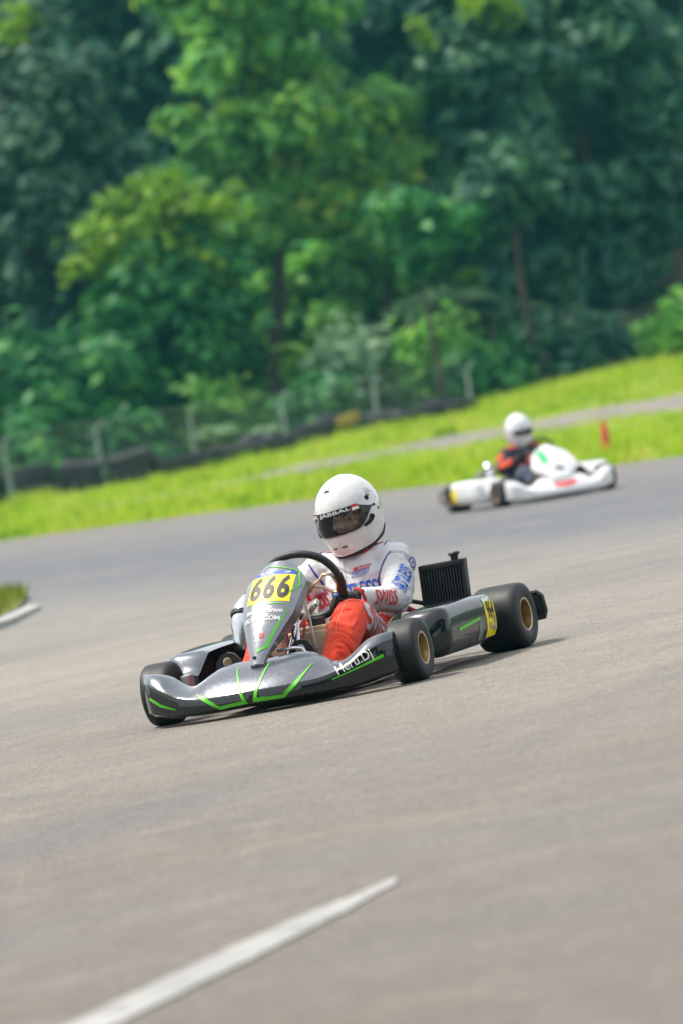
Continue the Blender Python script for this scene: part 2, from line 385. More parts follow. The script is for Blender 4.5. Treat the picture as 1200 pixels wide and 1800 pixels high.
# ------------------------------------------------------------------ leaf and blade fields
def quads_object(name, P, U, W, mat, parent=None, bend=None):
    """one diamond-shaped leaf per row: P centre, U half length, W half width"""
    n = len(P); B = np.zeros_like(P) if bend is None else bend
    vs = np.stack([P - U, P + W * 1.0 + B, P + U, P - W * 1.0 + B], 1).reshape(-1, 3)
    me = bpy.data.meshes.new(name); me.vertices.add(4 * n); me.vertices.foreach_set('co', vs.ravel())
    me.loops.add(4 * n); me.loops.foreach_set('vertex_index', np.arange(4 * n, dtype=np.int32))
    me.polygons.add(n); me.polygons.foreach_set('loop_start', np.arange(0, 4 * n, 4, dtype=np.int32)); me.update(calc_edges=True)
    return link(name, me, mat, parent, None)
def rand_dirs(n):
    d = RNG.normal(size=(n, 3)); return d / np.linalg.norm(d, axis=1)[:, None]
def leaf_field(clumps, n, size, name, mat, parent, stretch=1.9, droop=.2, inner=.45):
    C = np.array([c[0] for c in clumps]); S = np.array([c[1] if not np.isscalar(c[1]) else (c[1],) * 3 for c in clumps], float)
    wts = S.prod(1) ** (2 / 3.) * (.5 + RNG.random(len(C))); idx = RNG.choice(len(C), n, p=wts / wts.sum())
    d = RNG.normal(size=(n, 3)); tilt = rand_dirs(len(C))[idx]; d += tilt * (d * tilt).sum(1)[:, None] * .8      # each spray drawn out along its own twig
    P = C[idx] + d * S[idx] * .52; d /= np.linalg.norm(d, axis=1)[:, None] + 1e-9; d[:, 2] += .18
    nrm = d + .8 * rand_dirs(n); nrm[:, 2] += .35; nrm /= np.linalg.norm(nrm, axis=1)[:, None]
    t = rand_dirs(n); t[:, 2] -= droop; t -= nrm * (t * nrm).sum(1)[:, None]; t /= np.linalg.norm(t, axis=1)[:, None] + 1e-9
    s = size * (.6 + .8 * RNG.random(n)); W = np.cross(nrm, t)
    return quads_object(name, P, t * (s * stretch * .5)[:, None], W * (s * .5)[:, None], mat, parent, nrm * (s * .12)[:, None])
def grass_blades(name, P, h, wd, mat, parent=None, lean=.35):
    n = len(P); a = RNG.random(n) * 6.283; dx = np.stack([np.cos(a), np.sin(a), np.zeros(n)], 1)
    l = RNG.normal(size=(n, 3)) * lean; l[:, 2] = 1; l /= np.linalg.norm(l, axis=1)[:, None]
    W = dx * (wd * .5)[:, None]; T = P + l * h[:, None]; Mid = P + l * (h * .55)[:, None] + RNG.normal(size=(n, 3)) * (h * .05)[:, None]
    vs = np.stack([P - W, P + W, Mid + W * .8, T, Mid - W * .8], 1).reshape(-1, 3)
    me = bpy.data.meshes.new(name); me.vertices.add(5 * n); me.vertices.foreach_set('co', vs.ravel())
    me.loops.add(5 * n); me.loops.foreach_set('vertex_index', np.arange(5 * n, dtype=np.int32))
    me.polygons.add(n); me.polygons.foreach_set('loop_start', np.arange(0, 5 * n, 5, dtype=np.int32)); me.update(calc_edges=True)
    return link(name, me, mat, parent, None)
GRASS = leaf_mat('verge_grass', [(.05, (0.108, 0.240, 0.013)), (.3, (0.248, 0.420, 0.014)), (.55, (0.389, 0.564, 0.022)), (.75, (0.497, 0.620, 0.054)), (.95, (0.540, 0.504, 0.126))], .38, .7, 1.9)  # deep green to dry straw tones, mixed by blade and by patch
def make_grass():
    n = 150000
    x = RNG.uniform(-13, 14, n); e = edge_y(x); y = e + .05 + RNG.random(n) ** 1.1 * (128 - e)
    py = np.interp(x, PX, PCY); pw = np.interp(x, PX, PWD)
    keep = np.abs(y - py) > pw * .5 + RNG.normal(size=n) * .25
    # fewer right at the asphalt edge, patchy clumps
    patch = np.sin(x * 2.1 + y * .9) * np.sin(x * .8 - y * 1.7)
    keep &= RNG.random(n) < .7 + .35 * patch
    x, y, e, patch = x[keep], y[keep], e[keep], patch[keep]; n = len(x)
    h = RNG.uniform(.07, .17, n) * (1 + .35 * patch); h *= .5 + .5 * np.clip((y - e) / 1.5, 0, 1)
    h += np.where((y > 112) & (x > 3), RNG.random(n) * .28, 0)
    h *= np.where((x < 3.2) & (y > 104), .75, 1.0)
    h += np.where((RNG.random(n) < .06) & (x < 3), RNG.random(n) * .22, 0)
    k = 150; tx = RNG.uniform(-10, 11, k); ty = np.where(RNG.random(k) < .6, RNG.uniform(100, 116, k), edge_y(tx) + RNG.uniform(.4, 10, k)); rep_ = 50
    bx = np.repeat(tx, rep_) + RNG.normal(size=k * rep_) * .16; by = np.repeat(ty, rep_) + RNG.normal(size=k * rep_) * .16; ok = np.abs(by - np.interp(bx, PX, PCY)) > np.interp(bx, PX, PWD) * .5
    x = np.concatenate([x, bx[ok]]); y = np.concatenate([y, by[ok]]); h = np.concatenate([h, RNG.uniform(.12, .34, ok.sum())]); n = len(x)
    P = np.stack([x, y, terrain(x, y) - .01], 1)
    tag(grass_blades('grass', P, h, RNG.uniform(.016, .036, n), GRASS), 'bright yellow-green grass on the verge beyond the track', 'grass', kind='stuff')
make_grass()
def make_island():
    root = empty('grass_island', (-3.4, 41, 0)); root.location.z = float(track_z(-3.0, 40)); tag(root, 'small grassy island with white kerb at the left edge', 'traffic island')
    # corner of an infield island reaching into the frame; outline in world metres (local = minus root)
    out = [(-2.56, 42.6), (-2.62, 44.0), (-2.95, 45.4), (-3.8, 47), (-6, 49), (-9, 49), (-9, 33), (-5, 33), (-2.98, 36.2), (-2.60, 38.6), (-2.50, 40.8)]
    L = [(x + 3.4, y - 41) for x, y in out]; c = V(-2.6, 0)
    inn = [tuple(V(*p) + unit(c - V(*p)) * .10) for p in L]
    n = len(L); near = [7, 8, 9, 10]; mb = MB()
    rows = [[(L[k][0] + d, L[k][1] - e, z) for k in near] for d, e, z in ((.10, .35, -.02), (.10, .35, .035), (-.02, .0, .045), (-.02, 0, .0))]
    mb.grid(rows); mb.build('kerb', PAINT, root, 30)
    zt = lambda x, y: float(track_z(x - 3.4, y + 41) - track_z(-3.0, 40)) + .035
    mb = MB(); ctr = (-2.6, 0, zt(-2.6, 0)); ring = []
    for i in range(n):
        a, b = V(*inn[i]), V(*inn[(i + 1) % n])
        for q in (0, .25, .5, .75): p = a + (b - a) * q; ring.append(tuple(p))
    rows = [[(x, y, zt(x, y) - .45) for x, y in ring]] + [[(ctr[0] + (x - ctr[0]) * k, ctr[1] + (y - ctr[1]) * k, zt(ctr[0] + (x - ctr[0]) * k, ctr[1] + (y - ctr[1]) * k)) for x, y in ring] for k in (1, .8, .6, .4, .2, .02)]
    mb.grid(rows, loop=True); mb.build('turf', pbr('island_soil', (.16, .17, .05), .95, vscale=3, vary=.4), root, 40)
    k = 9000; x = RNG.uniform(-5.6, -2.55, k); y = RNG.uniform(36, 48, k)
    from_poly = np.array([point_in([(a - 3.4, b + 41) for a, b in inn], px_, py_) for px_, py_ in zip(x, y)]); x, y = x[from_poly], y[from_poly]
    o = grass_blades('grass', np.stack([x + 3.4, y - 41, np.array([zt(a + 3.4, b - 41) for a, b in zip(x, y)]) - .005], 1), RNG.uniform(.04, .16, len(x)), RNG.uniform(.008, .02, len(x)),
                     leaf_mat('island_grass', [(0, (.08, .15, .01)), (.5, (.18, .26, .02)), (1, (.30, .24, .07))], .35, 1.2), root); o['kind'] = 'stuff'
def point_in(poly, x, y):
    r = False; j = len(poly) - 1
    for i in range(len(poly)):
        xi, yi = poly[i]; xj, yj = poly[j]
        if (yi > y) != (yj > y) and x < (xj - xi) * (y - yi) / (yj - yi) + xi: r = not r
        j = i
    return r
make_island()

# ------------------------------------------------------------------ traffic cone
def make_cone():
    x, y = 3.58, 69.1; root = empty('traffic_cone', (x, y, t_at(x, y) + .03), .4); root.scale = (1.25, 1.25, 1.3); tag(root, 'small red traffic cone on the grass beyond the white kart', 'traffic cone')
    red = pbr('cone_red', (.55, .03, .025), .55, vary=.2)
    MB().box((-.095, -.095, 0), (.095, .095, .025), bev=.008).build('base', red, root)
    MB().lathe([(.075, .022), (.07, .03), (.05, .14), (.022, .315), (.018, .325), (0, .327)], (0, 0, 0), (0, 0, 1), 20).build('cone_body', red, root)
make_cone()

# ------------------------------------------------------------------ tyre barrier
RUB_OLD = pbr('weathered_rubber', (.030, .034, .040), .8, vary=.35, vscale=5, bump=.4, bscale=60, wear=((.16, .13, .12), 2.2, .60))
RUB_YEL = pbr('yellow_painted_rubber', (.30, .24, .04), .7, vary=.3, vscale=6, wear=((.05, .05, .05), 8, .6))
def truck_tyre():
    mb = MB(); prof = [(.27, -.11), (.30, -.145), (.40, -.155), (.435, -.13), (.445, -.07), (.445, .07), (.435, .13), (.40, .155), (.30, .145), (.27, .11), (.29, .08), (.36, .06), (.36, -.06), (.29, -.08), (.27, -.11)]
    mb.lathe(prof, (0, 0, 0), (0, 0, 1), 28)
    for k in range(28):   # tread lugs
        a = 2 * math.pi * k / 28; c, s = math.cos(a), math.sin(a); rot = np.array([[c, -s, 0], [s, c, 0], [0, 0, 1]])
        for zz in (-.08, .08):
            p = rot @ V(.447, 0, zz); mb.box(p - V(.012, .032, .05), p + V(.012, .032, .05), rot=rot)
    return mb.mesh('tyre')
TY = truck_tyre(); TY2 = TY.copy(); TY.materials.append(RUB_OLD); TY2.materials.append(RUB_YEL)
for me in (TY, TY2): me.polygons.foreach_set('use_smooth', [True] * len(me.polygons)); me.set_sharp_from_angle(angle=R(40))
def put_tyre(x, y, z, s, tilt, label, group, me=TY):
    o = bpy.data.objects.new('tyre', me); COL.objects.link(o); o.location = (x, y, z); o.scale = (s, s, s)
    o.rotation_euler = (tilt * math.cos(x * 7), tilt * math.sin(x * 5), x * 3.1); tag(o, label, 'tyre', group); return o
stack_names = {-8.65: 'leftmost', -7.60: 'second', -6.52: 'third', -5.46: 'fourth', -4.40: 'fifth'}
for i, (x, hh) in enumerate([(-8.65, 2), (-7.60, 2), (-6.52, 2), (-5.46, 2), (-4.40, 2)]):
    for k in range(hh):
        s = (1.06, 1.0, 1.1, 1.02, 1.08)[i]
        which = 'stack' if hh > 1 else 'place'
        put_tyre(x, 115 + .15 * math.sin(i * 2), t_at(x, 115) + .17 * s + k * .30 * s, s, .05 + .03 * i, f"{'upper' if k else 'lower'} black tyre of the {stack_names[x]} pile from the left edge, below the fence", 'black tyres piled on the left verge')
xs = np.arange(-3.62, 3.3, .82)
for i, x in enumerate(xs):
    y = 115.4 + 1.6 * sstep(-3.7, 1, x) + .3 * math.sin(i * 1.9); z = t_at(x, y)
    if i == 5:
        put_tyre(x, y, z + .36, .62, .35, 'yellow painted tyre in the low black tyre barrier', None, TY2)
    else:
        d = i - 5; nth = ('first', 'second', 'third', 'fourth', 'fifth')[abs(d) - 1]; side = 'left' if d < 0 else 'right'
        put_tyre(x, y, z + .24, 1.0 + .06 * math.sin(i * 3), .14, f'{nth} black tyre to the {side} of the yellow one in the low barrier row', 'black tyres lying in the low barrier row')
        if i in (2, 4, 7): put_tyre(x + .4, y + .5, z + .40, .8, .25, f'small black tyre propped up behind the {nth} tyre {side} of the yellow one', 'small black tyres propped up behind the barrier row')

# ------------------------------------------------------------------ chain link fence
def make_fence():
    root = empty('chain_link_fence', (0, 130, .3)); tag(root, 'chain link fence on bent pale concrete posts in front of the trees', 'fence')
    conc = pbr('pale_concrete', (.22, .26, .27), .85, vary=.3, vscale=4); wire = pbr('galvanised_wire', (.16, .19, .19), .5, metal=.6)
    proto = None; zt = 1.22
    for x in np.arange(-14.9, 4.0, 2.31):
        base = t_at(x, 130) - .3 - .1
        mb = MB(); lean = .03 * math.sin(x * 9)
        mb.tube([(x, 0, base), (x + lean, 0, zt)], [(.048, .048), (.040, .040)], 4)
        mb.tube([(x + lean, 0, zt - .03), (x + lean + .06, -.03, zt + .10), (x + lean + .20, -.06, zt + .24)], [.042, .032, .022], 6)
        mb.build('post', conc, root, 30)
    for z in (1.2, 0.6):
        MB().tube([(x, .05, z + .012 * math.sin(x * 4)) for x in np.linspace(-15, 3.6, 80)], .006, 4).build('wire', wire, root)
    for k in range(3):
        MB().tube([(x, -.02 * k, zt + .13 + .075 * k + .015 * math.sin(x * 3 + k)) for x in np.linspace(-15, 3.6, 80)], .005, 4).build('wire', wire, root)
    mb = MB(); r = .0035; H0, H1 = 0.02, 1.2
    for s in (-1, 1):
        for x in np.arange(-16.2, 2.4, .085):
            a, b = V(x, .05, H0), V(x + (H1 - H0), .05, H1)
            if s < 0: a[2], b[2] = H1, H0
            mb.add([a + (-r, 0, 0), a + (r, 0, 0), b + (r, 0, 0), b + (-r, 0, 0)], [(0, 1, 2, 3)])
    mb.build('wire_mesh', wire, root, None, False)
make_fence()

# ------------------------------------------------------------------ trees
BARK = pbr('bark', (.055, .045, .035), .95, vary=.4, vscale=3, bump=.6, bscale=12)
BARK2 = pbr('pale_bark', (.16, .13, .10), .95, vary=.35, vscale=3, bump=.6, bscale=12)
L_DARK = leaf_mat('dark_foliage', [(0, (0.013, 0.062, 0.044)), (.4, (0.026, 0.105, 0.065)), (.75, (0.055, 0.169, 0.075)), (1, (0.111, 0.243, 0.065))], .22)
L_DEEP = leaf_mat('deep_green_foliage', [(0, (0.014, 0.087, 0.036)), (.4, (0.028, 0.167, 0.047)), (.75, (0.063, 0.268, 0.052)), (1, (0.168, 0.377, 0.039))], .28)
L_LIGHT = leaf_mat('light_foliage', [(0, (0.056, 0.192, 0.066)), (.35, (0.119, 0.346, 0.096)), (.65, (0.213, 0.512, 0.102)), (.85, (0.375, 0.620, 0.072)), (1, (0.620, 0.620, 0.120))], .50)
L_YEL = leaf_mat('yellow_green_foliage', [(0, (0.063, 0.169, 0.018)), (.4, (0.137, 0.286, 0.020)), (.8, (0.252, 0.442, 0.022)), (1, (0.378, 0.494, 0.040))], .42)  # sunlit crown tops put into the leaf colour, plus some real young leaves
L_GREY = leaf_mat('grey_green_foliage', [(0, (0.026, 0.078, 0.057)), (.5, (0.054, 0.142, 0.090)), (1, (0.144, 0.257, 0.150))], .25)
L_UNDER = leaf_mat('understorey_painted_lit', [(0, (0.060, 0.204, 0.048)), (.4, (0.144, 0.396, 0.060)), (.75, (0.264, 0.576, 0.072)), (1, (0.504, 0.620, 0.192))], .5)  # leaves coloured lighter, standing in for light through the gap behind
L_PALM = leaf_mat('palm_foliage', [(0, (0.096, 0.228, 0.120)), (.5, (0.216, 0.396, 0.216)), (1, (0.432, 0.576, 0.336))], .40)
def make_tree(name, label, base, trunk, clumps, leaves, lmat, size, bark=BARK, group=None, extra=None, stretch=1.9, inner=.45, cat='tree', droop=.2):
    """trunk: list of (dx,dy,z,r) above the base; clumps: list of ((dx,dy,z), radius) relative to the base"""
    x, y = base; z0 = t_at(x, y); root = empty(name, (x, y, z0)); tag(root, label, cat, group)
    tb = MB(); path = [V(a, b, c) for a, b, c, r in trunk]; tb.tube(path, [t[3] for t in trunk], 9)
    top = path[-1]
    order = sorted(clumps, key=lambda c: -np.max(c[1]))[:14]
    for c, r in order:
        c = V(*c); k = min(range(len(path)), key=lambda i: np.linalg.norm(path[i] - c) + (0 if i > 0 else 9)); a = path[k]
        mid = (a + c) / 2 + V(0, 0, .12 * np.linalg.norm(c - a)) + RNG.normal(size=3) * .1
        r0 = trunk[k][3] * .55; tb.tube([a, mid, c], [r0, r0 * .6, r0 * .25], 6)
    tb.build('trunk', bark, root, 50, False)
    leaf_field(clumps, leaves, size, 'crown', lmat, root, stretch, droop, inner)
    if extra: leaf_field(extra[0], extra[1], size * .9, 'sunlit_new_growth', extra[2], root, stretch, droop, inner)['kind'] = 'stuff'
    return root
def clump_cloud(n, c, ext, r, seed, flat=1.0, shell=.55):
    g = np.random.default_rng(seed); out = []
    for i in range(n):
        d = g.normal(size=3); d /= np.linalg.norm(d); q = V(*c) + d * V(*ext) * (shell + (1 - shell) * g.random())
        rr = r * (.65 + .7 * g.random()); out.append(((q[0], q[1], q[2]), (rr, rr, rr * flat)))
    return out
def straight(h, r, lean=0.0, n=5, wob=.12, seed=0):
    g = np.random.default_rng(seed); return [(lean * (i / n) ** 1.3 + (wob * g.normal() if 0 < i < n else 0), wob * g.normal() * (i > 0), h * i / n - (.1 if i == 0 else 0), r * (1 - .6 * i / n)) for i in range(n + 1)]
# big dark tree on the left
make_tree('broadleaf_tree', 'tall dark grey-green tree filling the left edge of the frame', (-7.6, 150), straight(11, .34, .3, seed=1),
          clump_cloud(95, (.3, 0, 7.6), (2.9, 3, 5.8), .62, 21, .7), 17000, L_GREY, .28, stretch=1.7, extra=(clump_cloud(12, (.2, -.6, 13.0), (1.5, 1, 1.0), .40, 5, .7, .2), 700, L_YEL))
# rounded mound of a tree, deep green with yellow-green top
make_tree('vine_covered_tree', 'rounded deep green tree with a yellow-green leafy top left of the pale trunks', (-3.9, 144), straight(6.5, .22, -.2, seed=2),
          clump_cloud(85, (0, 0, 4.0), (2.0, 1.8, 3.4), .52, 22, .75), 16000, L_DEEP, .25, extra=(clump_cloud(40, (.0, -.2, 6.4), (2.1, 1.5, 1.6), .40, 6, .6, .5), 4200, L_YEL))
# the light green tree in the middle
make_tree('broadleaf_tree', 'tall light green tree with a dark bare trunk in the middle of the tree line', (-1.45, 148), [(0, 0, -.1, .30), (.1, 0, 1.2, .25), (.35, .1, 2.8, .23), (.75, .1, 4.4, .22), (1.0, 0, 6.5, .17), (1.3, .2, 9.5, .12), (1.4, .1, 13, .07)],
          clump_cloud(30, (.5, 0, 6.7), (2.8, 1.6, 1.2), .40, 23, .6, .3) + clump_cloud(46, (1.4, -.2, 9.4), (3.4, 1.9, 2.8), .46, 24, .6, .3) + clump_cloud(34, (1.6, .2, 13), (3.2, 1.8, 2.2), .50, 27, .6, .3), 15000, L_LIGHT, .33, BARK, stretch=2.1, inner=.3, droop=.7)
make_tree('broadleaf_tree', 'slender light green tree with a slanting dark trunk right of the middle', (1.5, 149), [(0, 0, -.1, .20), (.15, 0, 1.5, .17), (.7, 0, 3.4, .15), (1.3, .1, 5.4, .13), (1.7, 0, 8.5, .08)],
          clump_cloud(34, (1.4, 0, 5.2), (2.0, 1.4, 1.7), .38, 25, .6, .3) + clump_cloud(26, (1.3, 0, 8.0), (1.7, 1.5, 1.6), .42, 26, .6, .3), 8000, L_LIGHT, .30, stretch=2.1, inner=.3, droop=.7)
# dark trees to the right
make_tree('conifer_like_tree', 'very dark tall tree behind the light green trees', (4.4, 166), straight(14, .4, .2, seed=3), clump_cloud(90, (0, 0, 9.0), (2.6, 2.6, 6.8), .72, 31, .6), 13000, L_DARK, .36, stretch=2.4)
make_tree('dark_feathery_tree', 'broad dark feathery tree behind the grass bank, nearest the right edge', (8.6, 150), straight(11, .32, -.3, seed=4), clump_cloud(75, (.2, 0, 7.0), (2.7, 2.4, 5.5), .62, 32, .55), 16000, L_DARK, .30, stretch=2.6)
make_tree('dark_feathery_tree', 'dark feathery tree rising behind the white kart driver', (6.0, 148), straight(9.5, .26, .3, seed=5), clump_cloud(70, (.1, 0, 6.0), (1.9, 2.0, 4.8), .52, 33, .55), 14000, L_DARK, .28, stretch=2.6,
          extra=([((-.7, -1.9, 5.1), .22), ((-1.5, -1.8, 3.3), .2), ((.2, -1.5, 11.0), .40), ((.6, -1.2, 10.6), .35), ((-1.6, -1, 10.4), .25)], 260, L_YEL))
make_tree('dark_feathery_tree', 'tall dark tree at the upper right corner, farthest of the feathery ones', (11.2, 162), straight(15, .4, -.6, seed=6), clump_cloud(80, (-.4, 0, 10.5), (2.9, 2.6, 5.8), .72, 34, .55), 13000, L_DARK, .36, stretch=2.4)
make_tree('broadleaf_tree', 'deep green tree low behind the left fence posts', (-7.2, 141), straight(3.6, .14, .2, seed=7), clump_cloud(22, (.3, 0, 2.5), (2.0, 1.2, 1.9), .65, 35, .8), 5000, L_DEEP, .27)
make_tree('broadleaf_tree', 'dark tree behind the yellow-topped round tree', (-3.4, 168), straight(15, .4, .3, seed=8), clump_cloud(40, (0, 0, 11), (3.2, 2.5, 6), 1.05, 36, .8), 8500, L_DARK, .38)
make_tree('broadleaf_tree', 'dark green tree in the gap between the two slanting trunks', (1.6, 163), straight(10, .28, -.2, seed=9), clump_cloud(34, (-.3, 0, 5.0), (3.0, 2, 4.6), .9, 37, .8), 7500, L_DEEP, .36)
make_tree('understorey_tree', 'pale green young tree behind the dark bare trunk', (-.3, 155), straight(4.5, .1, .2, seed=10), clump_cloud(40, (0, 0, 3.2), (1.5, 1.0, 2.3), .42, 38, .7, .2), 5500, L_UNDER, .30)
make_tree('understorey_tree', 'pale green young tree left of the dark bare trunk, behind the shrubs', (-2.9, 156), straight(4.5, .1, -.1, seed=11), clump_cloud(36, (0, 0, 3.0), (1.1, 1.0, 2.3), .42, 39, .7, .2), 4500, L_UNDER, .30)
make_tree('understorey_tree', 'pale green young tree between the slanting trunk and the palms', (2.4, 156), straight(4.5, .1, .1, seed=12), clump_cloud(40, (0, 0, 3.0), (1.5, 1.0, 2.2), .42, 40, .7, .2), 5000, L_UNDER, .30)
make_tree('slender_tree', 'slender young tree with a thin dark stem right of the barrier row', (3.15, 139), [(0, 0, -.1, .10), (.0, 0, 1.2, .09), (-.05, 0, 2.6, .075), (-.1, .05, 4.2, .06)], clump_cloud(16, (0, 0, 4.9), (1.5, 1.0, 1.2), .34, 61, .6, .3), 800, L_DEEP, .26)
make_tree('slender_tree', 'slim dark stemmed tree in front of the dark feathery trees', (5.7, 140.5), [(0, 0, -.1, .13), (.05, 0, 1.5, .115), (.0, 0, 3.2, .10), (.1, .05, 5.2, .08)], clump_cloud(18, (0, 0, 5.6), (1.1, .8, .9), .40, 62, .6, .2), 2200, L_DARK, .28)
# shrubs and young plants at the foot of the trees
def shrub(label, x, y, h, wd, mat, seed, n=1500, size=.22, nm='shrub'):
    return make_tree(nm, label, (x, y), straight(h * .7, .05, .1, 3, .03, seed), clump_cloud(12, (0, 0, h * .52), (wd, wd * .7, h * .42), h * .22, seed), n, mat, size, cat='shrub', group='shrubs at the foot of the trees')
for a in [('bright green shrub behind the fence below the slender tree', 3.4, 143, 2.3, 1.0, L_UNDER, 51), ('yellow-green shrub at the right edge on the grass bank', 9.6, 139, 1.35, .9, L_UNDER, 52),
          ('light green shrub left of the dark bare trunk', -2.7, 142, 2.0, .7, L_UNDER, 53), ('deep green shrub at the left edge behind the tyre piles', -8.6, 137, 2.0, 1.2, L_DEEP, 54),
          ('green shrub behind the third fence post', -.2, 140, 1.5, .9, L_DEEP, 55), ('dark shrub under the feathery trees behind the white kart', 6.6, 141, 1.7, 1.5, L_DARK, 56),
          ('low deep green shrub under the rounded tree', -5.2, 139, 1.8, 1.0, L_DEEP, 57), ('pale green shrub between the two slanting trunks', .9, 143, 2.8, .8, L_PALM, 58), ('dark green shrub where the barrier row ends', 4.6, 139, 1.5, .9, L_DEEP, 59)]:
    shrub(*a)
def big_leaf_plant(name, label, base, n, length, wid, h, mat, cat, arch=.9, seed=0, leaflets=False):
    g = np.random.default_rng(seed); x, y = base; root = empty(name, (x, y, t_at(x, y))); tag(root, label, cat)
    MB().tube([(0, 0, -.1), (.03, 0, h * .5), (.06, 0, h)], [.11, .09, .06], 8).build('stem', BARK2, root)
    for k in range(n):
        a = 2 * math.pi * k / n + g.normal() * .25; el = .5 + .6 * g.random(); L = length * (.75 + .4 * g.random()); d = V(math.cos(a), math.sin(a), 0); side = V(-d[1], d[0], 0)
        pts = [V(.06, 0, h) + d * L * t * math.cos(el * (1 - t * .3)) + V(0, 0, 1) * L * (math.sin(el) * t - arch * t * t * .75) for t in np.linspace(0, 1, 10)]
        mb = MB(); mb.tube(pts, [.02 * (1 - t) + .004 for t in np.linspace(0, 1, 10)], 4)
        if leaflets:
            for i in range(1, 10):
                for q in (0, .5):
                    p = pts[i - 1] * (1 - q) + pts[i] * q if i < 10 else pts[i]; ll = wid * math.sin(math.pi * (.12 + .8 * i / 10))
                    for s in (-1, 1): mb.add([p, p + side * s * ll * .5 + d * .12 + V(0, 0, .03), p + side * s * ll + d * .22 - V(0, 0, .22 * ll + .05), p + side * s * ll * .45 + d * .02], [(0, 1, 2, 3)])
        else:
            ws = [wid * math.sin(math.pi * min(1, .06 + .94 * t)) ** .7 for t in np.linspace(0, 1, 10)]
            mb.grid([[p - side * w_ * .5 + V(0, 0, .25 * w_) for p, w_ in zip(pts, ws)], pts, [p + side * w_ * .5 + V(0, 0, .25 * w_) for p, w_ in zip(pts, ws)]])
        mb.build('frond' if leaflets else 'leaf', mat, root, 60, False)
big_leaf_plant('palm', 'pale green palm with arching fronds right of the slanting trunk', (3.6, 146), 13, 2.3, .55, 2.9, L_PALM, 'palm', .95, 3, True)
big_leaf_plant('palm', 'smaller palm with drooping fronds beside the dark feathery tree', (4.9, 147), 11, 1.8, .5, 2.2, L_PALM, 'palm', .95, 4, True)
big_leaf_plant('banana_plant', 'banana plant with broad bright green leaves between the trunks', (-.1, 145), 9, 1.9, .55, 1.9, leaf_mat('banana_leaf', [(0, (.06, .18, .02)), (.6, (.12, .30, .03)), (1, (.20, .38, .05))], .45), 'banana plant', .8, 5)
big_leaf_plant('banana_plant', 'banana plant with broad leaves at the far right behind the grass bank', (9.0, 142), 8, 1.2, .40, .9, L_LIGHT, 'banana plant', .8, 6)
big_leaf_plant('broad_leaved_plant', 'low broad-leaved pale plant left of the dark bare trunk', (-3.0, 136), 8, .8, .34, .6, L_PALM, 'plant', .7, 7)
big_leaf_plant('broad_leaved_plant', 'low broad-leaved pale plant at the foot of the dark bare trunk', (-1.55, 131.5), 9, .55, .26, .42, L_PALM, 'plant', .7, 8)
def far_forest():
    g = np.random.default_rng(77); cl = []
    for i in range(420):
        x = g.uniform(-24, 26); y = g.uniform(172, 212); h = g.uniform(.5, 17) if y < 190 else g.uniform(3, 15)
        r = g.uniform(1.0, 1.9); cl.append(((x, y, t_at(x, y) + h), (r, r, r * .8)))
    o = leaf_field(cl, 42000, .55, 'far_forest', L_DARK, None, 1.8, .2, .5); tag(o, 'dark wooded hillside rising behind the single trees', 'forest', kind='stuff')
far_forest()
def woods_behind():
    g = np.random.default_rng(78); cl = []
    for i in range(260):
        x = g.uniform(-45, 60); y = g.uniform(-14, -7) - abs(x) * .1; h = g.uniform(.5, 15); r = g.uniform(1.2, 2.4); cl.append(((x, y, h), (r, r, r * .85)))
    o = leaf_field(cl, 9000, 1.3, 'woods', L_DARK, None, 1.6, .2, .5); tag(o, 'dark woods along the near side of the circuit', 'forest', kind='stuff')
woods_behind()

# ------------------------------------------------------------------ kart materials
RUBBER = pbr('slick_rubber', (.013, .015, .018), .52, vary=.25, vscale=14, bump=.25, bscale=260, spec=.4, wear=((.04, .04, .042), 30, .70))
GRIP = pbr('black_grip', (.016, .016, .018), .45, vary=.2, bump=.3, bscale=300)
BRONZE = pbr('bronze_magnesium', (.30, .19, .065), .38, metal=.75, vary=.2, vscale=20)
LIP = pbr('bright_rim_lip', (.55, .47, .36), .3, metal=.9)
CHROME = pbr('polished_steel', (.62, .63, .65), .22, metal=1.0, vary=.1, vscale=30)
ALU = pbr('cast_aluminium', (.42, .42, .41), .45, metal=.85, vary=.25, vscale=30)
GOLDEN = pbr('anodised_spoke', (.52, .40, .26), .3, metal=.9, vary=.35, vscale=16)
BLACKMET = pbr('black_powder_coat', (.018, .019, .021), .45, vary=.2)
DARKGREY = pbr('dark_plastic', (.03, .032, .034), .55, vary=.25, bump=.2)
REDHOSE = pbr('red_hose', (.35, .02, .025), .45)
REDFRAME = pbr('red_frame_paint', (.30, .02, .02), .35, coat=.5)
TANKM = pbr('milky_fuel_tank', (.50, .41, .26), .45, vary=.15, vscale=6)
SEATM = pbr('grey_green_fibreglass', (.20, .20, .14), .5, vary=.2, vscale=12)
GREEN = pbr('green_sticker', (.085, .50, .012), .4, vary=.1, wear=((.03, .10, .02), 55, .70))
YELLOW = pbr('yellow_plate', (.80, .66, .008), .4, vary=.05, wear=((.55, .50, .10), 40, .70))
BLUEST = pbr('blue_sticker', (.03, .08, .42), .4)
INK = pbr('black_print', (.012, .013, .02), .5)
WHITEP = pbr('white_print', (.72, .72, .70), .5, wear=((.25, .26, .27), 60, .66))
REDST = pbr('red_sticker', (.60, .02, .025), .45)
TEAL = pbr('teal_tyre_marking', (.03, .22, .23), .6, wear=((.02, .03, .03), 45, .52))
